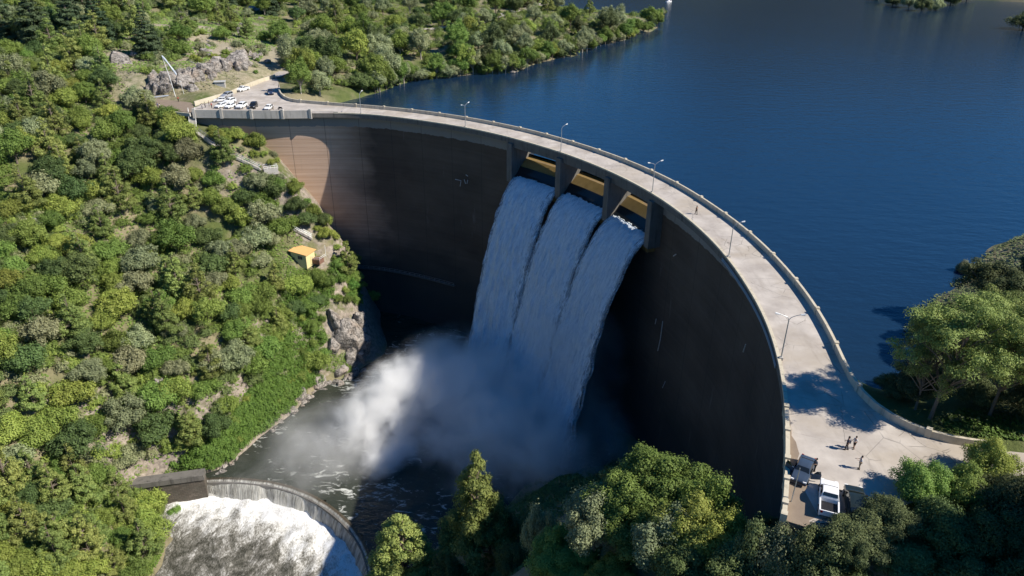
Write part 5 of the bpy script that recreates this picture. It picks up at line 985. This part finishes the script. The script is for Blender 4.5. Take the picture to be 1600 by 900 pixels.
def car(kind, px, py, hd, paint, label, group=None, doors=False, scale=1.):
    S = CARS[kind]; X = W(px, py, 0); e = empty({'sedan': 'parked_sedan', 'hatch': 'parked_hatchback', 'suv': 'parked_suv', 'pickup': 'parked_pickup'}[kind], (X[0], X[1], .02), hd); tag(e, label, {'pickup': 'pickup truck'}.get(kind, 'car'), group); e.scale = (scale,) * 3
    hw_ = S['W'] / 2; zl = .28; secs = []
    for x, zb, zr, wr in S['prof']:
        tw = hw_ * (1 if abs(x) < S['L'] * .38 else .93); wr_ = wr * (hw_ / .92); secs.append([(x, -tw * .94, zl), (x, -tw, zl + .22), (x, -tw, zb - .14), (x, -tw * .975, zb), (x, -min(wr_, tw * .97), max(zr, zb + .01)), (x, -min(wr_, tw) * .55, max(zr, zb) + .035), (x, min(wr_, tw) * .55, max(zr, zb) + .035), (x, min(wr_, tw * .97), max(zr, zb + .01)), (x, tw * .975, zb), (x, tw, zb - .14), (x, tw, zl + .22), (x, tw * .94, zl)])
    sm = [[np.array(q) for q in s_] for s_ in secs]
    for _ in range(2): sm = [sm[0]] + [[(a_ * w0 + c_ * (1 - w0)) for a_, c_ in zip(sm[i], sm[i + 1])] for i in range(len(sm) - 1) for w0 in (.75, .25)] + [sm[-1]]
    mb = MB(); mb.sweep(sm)
    if kind == 'pickup':
        mb.box((-1.66, 0, .62), (1.86, S['W'] * .98, .12)); mb.box((-2.56, 0, .80), (.1, S['W'] * .98, .62))
        for s_ in (-1, 1): mb.box((-1.66, s_ * (hw_ - .07), .74), (1.86, .14, .66)); 
    body = mb.build('body', paint, e)
    if kind == 'pickup': mb = MB(); mb.box((-1.63, 0, .70), (1.76, S['W'] - .32, .04)); mb.build('bed_liner', M['dark_trim'], e)
    pr = S['prof']; a, b = S['cab']
    def gl(i0, i1, side, f0=.1, f1=.9, x0=0., x1=0.):
        P4 = []
        for i, f in ((i0, f0), (i1, f0), (i1, f1), (i0, f1)):
            s0 = secs[i]; lo_, hi_ = np.array(s0[3]), np.array(s0[4]); q = lo_ + (hi_ - lo_) * f; q[1] *= 1.012; q[1] -= .008; q[0] += (x0 if i == i0 else x1); P4.append((q[0], -side * q[1] if side > 0 else q[1], q[2]))
        return P4
    for s_ in (-1, 1):
        mb = MB()
        for i in range(a + 1, b - 1): mb.add(gl(i, i + 1, s_, .14, .86, .05, -.05), [(0, 1, 2, 3)])
        q = gl(b - 1, b, s_, .14, .86, .03, 0); mb.add([q[0], ((q[0][0] + (q[1][0] - q[0][0]) * .8), q[0][1], q[0][2]), q[3]], [(0, 1, 2)])
        q = gl(a, a + 1, s_, .14, .86, 0, -.04); mb.add([(q[1][0] - (q[1][0] - q[0][0]) * .7, q[1][1], q[1][2]), q[1], q[2]], [(0, 1, 2)]); mb.build('window', M['glass'], e)
    for nm, i0, i1 in (('windscreen', b, b - 1), ('rear_window', a, a + 1)):
        A0, A1_ = np.array(secs[i0][4]), np.array(secs[i1][4]); dirx = 1 if nm == 'windscreen' else -1; lo_, hi_ = A0 + (A1_ - A0) * .1, A0 + (A1_ - A0) * .9; k_ = .9; off = np.array([.012 * dirx, 0, .05]); mb = MB()
        mb.add([(lo_[0] + off[0], lo_[1] * k_, lo_[2] + off[2]), (lo_[0] + off[0], -lo_[1] * k_, lo_[2] + off[2]), (hi_[0] + off[0], -hi_[1] * k_, hi_[2] + off[2]), (hi_[0] + off[0], hi_[1] * k_, hi_[2] + off[2])], [(0, 1, 2, 3)]); mb.build(nm, M['glass'], e)
    for wx in S['wb']:
        for s_ in (-1, 1):
            rd = .32 if kind in ('sedan', 'hatch') else .38
            mb = MB(); mb.cyl((wx, s_ * (hw_ - .09), rd), rd, .24, 16, 'y'); wh = mb.build('wheel', M['rubber'], e, True)
            mb = MB(); mb.cyl((wx, s_ * (hw_ + .035), rd), rd * .6, .03, 12, 'y'); mb.build('rim', M['rim'], wh)
    xf = pr[-1][0]; xr = pr[0][0] if kind != 'pickup' else -2.61
    for s_ in (-1, 1):
        mb = MB(); mb.box((xf - .05, s_ * hw_ * .72, .68 if kind in ('sedan', 'hatch') else .84), (.12, .34, .14)); mb.build('headlight', M['lens'], e)
        mb = MB(); mb.box((xr + .01, s_ * hw_ * .76, .8 if kind in ('sedan', 'hatch') else .92), (.08, .22, .24)); mb.build('tail_light', M['redlens'], e)
        mb = MB(); mb.box((.75 if kind != 'pickup' else .95, s_ * (hw_ + .1), 1.0 if kind in ('sedan', 'hatch') else 1.16), (.12, .2, .14)); mb.build('mirror', M['dark_trim'] if not doors else paint, e)
    mb = MB(); mb.box((xf - .02, 0, .46), (.1, S['W'] * .8, .16)); mb.build('bumper', M['dark_trim'], e)
    if doors:
        for s_ in (-1, 1):
            mb = MB(); mb.box((.25, s_ * (hw_ + .002), .72), (.95, .02, .72)); mb.build('door_opening', M['dark_trim'], e)
            dm = MB(); dm.sweep([[(0, -.04, -.4), (-1.0, -.04, -.4), (-1.02, -.04, .25), (-.05, -.04, .25)], [(0, .04, -.4), (-1.0, .04, -.4), (-1.02, .04, .25), (-.05, .04, .25)]]); d_ = dm.build('door', paint, e); d_.location = (.76, s_ * (hw_ + .05), .76); d_.rotation_euler = (0, 0, -s_ * R_(62))
            gm = MB(); gm.sweep([[(-.2, y_, .27), (-.98, y_, .27), (-.9, y_, .62), (-.5, y_, .62)] for y_ in (-.02, .02)]); gm.build('window', M['glass'], d_)
    return e
PT = {'blue': carpaint('blue_grey_paint', (.045, .065, .10)), 'white': carpaint('white_car_paint', (.78, .78, .77)), 'black': carpaint('black_car_paint', (.012, .013, .015)), 'silver': carpaint('silver_paint', (.5, .51, .53), .5), 'navy': carpaint('navy_paint', (.03, .045, .09), .2), 'green': carpaint('dark_green_paint', (.02, .03, .03), .2)}
car('sedan', 1254, 741, R_(-124), PT['blue'], 'blue grey car with both front doors open beside the parapet', doors=True)
car('pickup', 1293, 786, R_(68), PT['white'], 'white pickup parked in the near forecourt')
car('suv', 1334, 793, R_(72), PT['green'], 'dark car half hidden by bushes right of the white pickup')
g_ = 'cars in the far parking area'
car('pickup', 423, 147, R_(-70), PT['navy'], 'dark blue vehicle parked by the start of the upstream parapet'); car('pickup', 380, 142, R_(250), PT['white'], 'white vehicle farthest along the cream wall'); car('suv', 355, 152, R_(250), PT['silver'], 'silver vehicle in the middle along the cream wall')
car('hatch', 344, 159, R_(200), PT['white'], 'white car nearest the wall end, behind other white cars'); car('suv', 359, 161.5, R_(250), PT['white'], 'white tall car in the second row of the parking area'); car('hatch', 345, 168, R_(250), PT['white'], 'leftmost white car by the downstream parapet'); car('hatch', 360, 168.5, R_(255), PT['white'], 'second white car by the downstream parapet'); car('suv', 378, 168.5, R_(262), PT['white'], 'third white car by the downstream parapet, beside a gap'); car('suv', 396.5, 168.5, R_(275), PT['black'], 'black car by the downstream parapet'); car('hatch', 420, 171, R_(268), PT['white'], 'small white car at the right end of the parked row')

# ------------------------------------------------------------------ people
SKIN = simple('skin', (.42, .26, .18), .6, var=.05)
def skinned(name, verts, rads, edges, mat, parent, roots=(0,)):
    me = bpy.data.meshes.new(name); me.from_pydata(verts, edges, []); o = bpy.data.objects.new(name, me); col.objects.link(o)
    md = o.modifiers.new('skin', 'SKIN'); md.use_smooth_shade = True
    for i, r_ in enumerate(rads): me.skin_vertices[0].data[i].radius = (r_, r_) if not isinstance(r_, tuple) else r_; me.skin_vertices[0].data[i].use_root = i in roots
    ss_ = o.modifiers.new('sub', 'SUBSURF'); ss_.levels = 1; ss_.render_levels = 1; bpy.context.view_layer.update()
    dg = bpy.context.evaluated_depsgraph_get(); nm = bpy.data.meshes.new_from_object(o.evaluated_get(dg)); o.modifiers.clear(); o.data = nm; bpy.data.meshes.remove(me)
    nm.materials.clear(); nm.materials.append(mat); nm.polygons.foreach_set('use_smooth', [True] * len(nm.polygons)); o.parent = parent; return o
CL = {k: simple(k + '_cloth', v, .9, var=.15, scale=6) for k, v in {'black': (.015, .015, .017), 'navy': (.03, .04, .07), 'white': (.7, .7, .68), 'grey': (.22, .22, .23), 'red': (.5, .05, .04), 'blue': (.08, .16, .4), 'khaki': (.25, .2, .13), 'hair': (.02, .014, .01)}.items()}
def person(px, py, hd, top, legs, label, h=1.72, stride=.0, arms=(.1, .1), z=0., shorts=False, bag=False, fine=True):
    X = W(px, py, z); e = empty('person', (X[0], X[1], z + .015), hd); tag(e, label, 'person'); e.scale = (h / 1.75,) * 3
    V = {'pel': (0, 0, .95), 'wai': (0, 0, 1.1), 'che': (.01, 0, 1.32), 'nek': (0, 0, 1.5), 'hd1': (.02, 0, 1.6), 'hd2': (.025, 0, 1.71)}
    for s_, n in ((1, 'l'), (-1, 'r')):
        st = stride * s_; aw = arms[0 if s_ > 0 else 1]
        V['hip' + n] = (0, s_ * .095, .9); V['kne' + n] = (st * .5 + .03, s_ * .1, .5); V['ank' + n] = (st - .02, s_ * .11, .09); V['toe' + n] = (st + .15, s_ * .12, .035)
        V['sho' + n] = (0, s_ * .185, 1.42); V['elb' + n] = (-.03 - st * .4 + aw * .15, s_ * .25, 1.14); V['wri' + n] = (.06 - st * .7 + aw * 1.6, s_ * (.25 - aw * .5), .9 + aw * 1.9); V['pal' + n] = (.10 - st * .7 + aw * 2.0, s_ * (.25 - aw * .7), .82 + aw * 2.2)
    R = {'pel': (.13, .1), 'wai': (.125, .095), 'che': (.15, .11), 'nek': .055, 'hd1': (.078, .092), 'hd2': (.07, .085)}
    for n in 'lr': R.update({'hip' + n: .085, 'kne' + n: .056, 'ank' + n: .04, 'toe' + n: .035, 'sho' + n: .06, 'elb' + n: .042, 'wri' + n: .03, 'pal' + n: .036})
    ks = list(V); ix = {k: i for i, k in enumerate(ks)}; E = [('pel', 'wai'), ('wai', 'che'), ('che', 'nek'), ('nek', 'hd1'), ('hd1', 'hd2')]
    for n in 'lr': E += [('pel', 'hip' + n), ('hip' + n, 'kne' + n), ('kne' + n, 'ank' + n), ('ank' + n, 'toe' + n), ('che', 'sho' + n), ('sho' + n, 'elb' + n), ('elb' + n, 'wri' + n), ('wri' + n, 'pal' + n)]
    b = skinned('body', [V[k] for k in ks], [R[k] for k in ks], [(ix[a], ix[c]) for a, c in E], SKIN, e)
    if fine:     # nose, ears and five fingers on each hand joined into the body mesh
        mb = MB(); mb.tube([(.10, 0, 1.66), (.125, 0, 1.63)], [.012, .016], 5)
        for s_, n in ((1, 'l'), (-1, 'r')):
            mb.tube([(.01, s_ * .085, 1.66), (.01, s_ * .1, 1.63)], [.018, .014], 5); p_ = np.array(V['pal' + n]); w__ = np.array(V['wri' + n]); d = (p_ - w__) / np.linalg.norm(p_ - w__); sd_ = np.array([1, 0, 0]) - d * d[0]; sd_ /= np.linalg.norm(sd_)
            for k, L_ in enumerate((.07, .085, .08, .06)): o_ = p_ + sd_ * (.028 - .019 * k); inw = np.array([0, -s_ * .02, 0]); mb.tube([o_, o_ + d * L_ * .6, o_ + d * L_ + inw], [.010, .009, .007], 5)
            mb.tube([w__ + d * .03 + sd_ * .02, p_ + sd_ * .055, p_ + sd_ * .06 + d * .03], [.012, .011, .009], 5)
        ex = mb.mesh('x'); import bmesh; bm = bmesh.new(); bm.from_mesh(b.data); bm.from_mesh(ex); bm.to_mesh(b.data); bm.free(); bpy.data.meshes.remove(ex)
    tk = ['wai', 'che', 'nek', 'shol', 'shor', 'elbl', 'elbr', 'pel']; V2 = dict(V); V2['nek'] = (0, 0, 1.46); V2['pel'] = (0, 0, .92)
    tR = {'wai': (.145, .115), 'che': (.17, .13), 'nek': .075, 'shol': .078, 'shor': .078, 'elbl': .055, 'elbr': .055, 'pel': (.15, .12)}
    ti = {k: i for i, k in enumerate(tk)}; skinned('shirt', [V2[k] for k in tk], [tR[k] for k in tk], [(ti[a], ti[c]) for a, c in (('pel', 'wai'), ('wai', 'che'), ('che', 'nek'), ('che', 'shol'), ('che', 'shor'), ('shol', 'elbl'), ('shor', 'elbr'))], CL[top], e)
    lk = ['pel', 'hipl', 'hipr', 'knel', 'kner'] + ([] if shorts else ['ankl', 'ankr']); lR = {'pel': (.14, .115), 'hipl': .1, 'hipr': .1, 'knel': .07, 'kner': .07, 'ankl': .055, 'ankr': .055}
    li_ = {k: i for i, k in enumerate(lk)}; skinned('trousers', [V[k] for k in lk], [lR[k] for k in lk], [(li_[a], li_[c]) for a, c in (('pel', 'hipl'), ('pel', 'hipr'), ('hipl', 'knel'), ('hipr', 'kner')) + (() if shorts else (('knel', 'ankl'), ('kner', 'ankr')))], CL[legs], e)
    mb = MB(); mb.tube([(-.05, 0, 1.56), (-.03, 0, 1.68), (.0, 0, 1.765), (.02, 0, 1.80)], [.06, .095, .085, .03], 10); mb.build('hair', CL['hair'], e, True)
    for s_, n in ((1, 'l'), (-1, 'r')): mb = MB(); a_ = np.array(V['ank' + n]); mb.sweep([[(a_[0] + x, a_[1] - w_, .0), (a_[0] + x, a_[1] + w_, .0), (a_[0] + x, a_[1] + w_ * .8, hz), (a_[0] + x, a_[1] - w_ * .8, hz)] for x, w_, hz in ((-.07, .045, .1), (.05, .055, .1), (.2, .045, .06))]); mb.build('shoe', CL['black'], e)
    if bag: mb = MB(); mb.box((-.2, 0, 1.22), (.16, .3, .42)); mb.build('backpack', CL['grey'], e)
    return e
person(1322, 703, R_(150), 'navy', 'black', 'taller person of the pair in dark clothes walking on the forecourt', 1.85, .14, (.0, .05), bag=True)
person(1333.5, 701, R_(200), 'white', 'black', 'person in a white top and black shorts beside the taller one', 1.7, .08, (.12, .12), shorts=True)
person(1342, 733, R_(170), 'white', 'khaki', 'person in a white top standing alone with raised forearms', 1.78, .04, (.2, .2))
person(1272, 736, R_(190), 'grey', 'black', 'person in grey standing at the open door of the blue car', 1.7, .03, (.12, .06))
person(1087.5, 335, R_(120), 'black', 'black', 'lone walker in black on the crest road', 1.85, .16, (.0, .0))
for px, py, hd, a_, b_, lb in ((327, 166, 0, 'navy', 'grey', 'person in navy standing left of the white cars'), (331, 169, 90, 'red', 'navy', 'person in red near the leftmost parked car'), (321, 168, 200, 'grey', 'black', 'person in grey near the head of the steep stair'), (316, 170, 30, 'white', 'navy', 'person in white nearest the head of the steep stair'), (427, 171, 60, 'white', 'khaki', 'person in white right of the last parked car'), (247, 169, 60, 'blue', 'grey', 'person in blue on the sandy path'), (250.5, 170, 200, 'white', 'black', 'person in white on the sandy path'), (279, 159, 100, 'red', 'black', 'person in red by the foot of the flag pole'), (371, 168, 180, 'grey', 'navy', 'person in grey between two white cars'), (436, 139, 20, 'grey', 'black', 'person in grey where the upstream parapet begins')):
    person(px, py, R_(hd), a_, b_, lb, 1.75, .06, (.05, .05))
# motorbike near the end of the parked row
X = W(438, 171.5, 0); mbk = empty('motorbike', (X[0], X[1], .02), R_(160)); tag(mbk, 'dark motorbike parked right of the parked row', 'motorbike')
for wx in (-.65, .65): mb = MB(); mb.cyl((wx, 0, .3), .3, .12, 14, 'y'); wh = mb.build('wheel', M['rubber'], mbk); mb = MB(); mb.cyl((wx, 0, .3), .17, .14, 10, 'y'); mb.build('rim', M['rim'], wh)
mb = MB(); mb.sweep([[(-.75, -w_, .62), (-.75, w_, .62), (-.75, w_, .72), (-.75, -w_, .72)] for w_ in (.08,)] + [[(x, -w_, z0), (x, w_, z0), (x, w_ * .7, z1), (x, -w_ * .7, z1)] for x, w_, z0, z1 in ((-.2, .14, .4, .8), (.2, .15, .35, .95), (.5, .08, .55, .85))]); mb.build('body', PT['black'], mbk)
mb = MB(); mb.box((-.3, 0, .84), (.75, .24, .1)); mb.build('seat', M['dark_trim'], mbk); mb = MB(); mb.tube([(.45, -.35, 1.05), (.5, 0, 1.0), (.45, .35, 1.05)], .03, 6); mb.tube([(.5, 0, 1.0), (.65, 0, .3)], .04, 6); mb.build('handlebar', M['steel'], mbk)
# boat far out on the lake
X = W(1045, 3, LAKE); bt = empty('boat', (X[0], X[1], LAKE), R_(30)); tag(bt, 'tiny white boat far out on the lake', 'boat')
mb = MB(); mb.sweep([[(x, -w_, .0), (x, 0, -.3), (x, w_, .0), (x, w_ * 1.05, .7 + r_), (x, -w_ * 1.05, .7 + r_)] for x, w_, r_ in ((-3, 1.0, 0), (0, 1.15, .05), (2, .8, .2), (3.3, .08, .4))]); mb.build('hull', M['white_paint'], bt); mb = MB(); mb.box((-.3, 0, 1.3), (1.8, 1.5, 1.3)); mb.build('cabin', M['white_paint'], bt)
print('trees', CNT, len(placed), 'objects', len(bpy.data.objects))
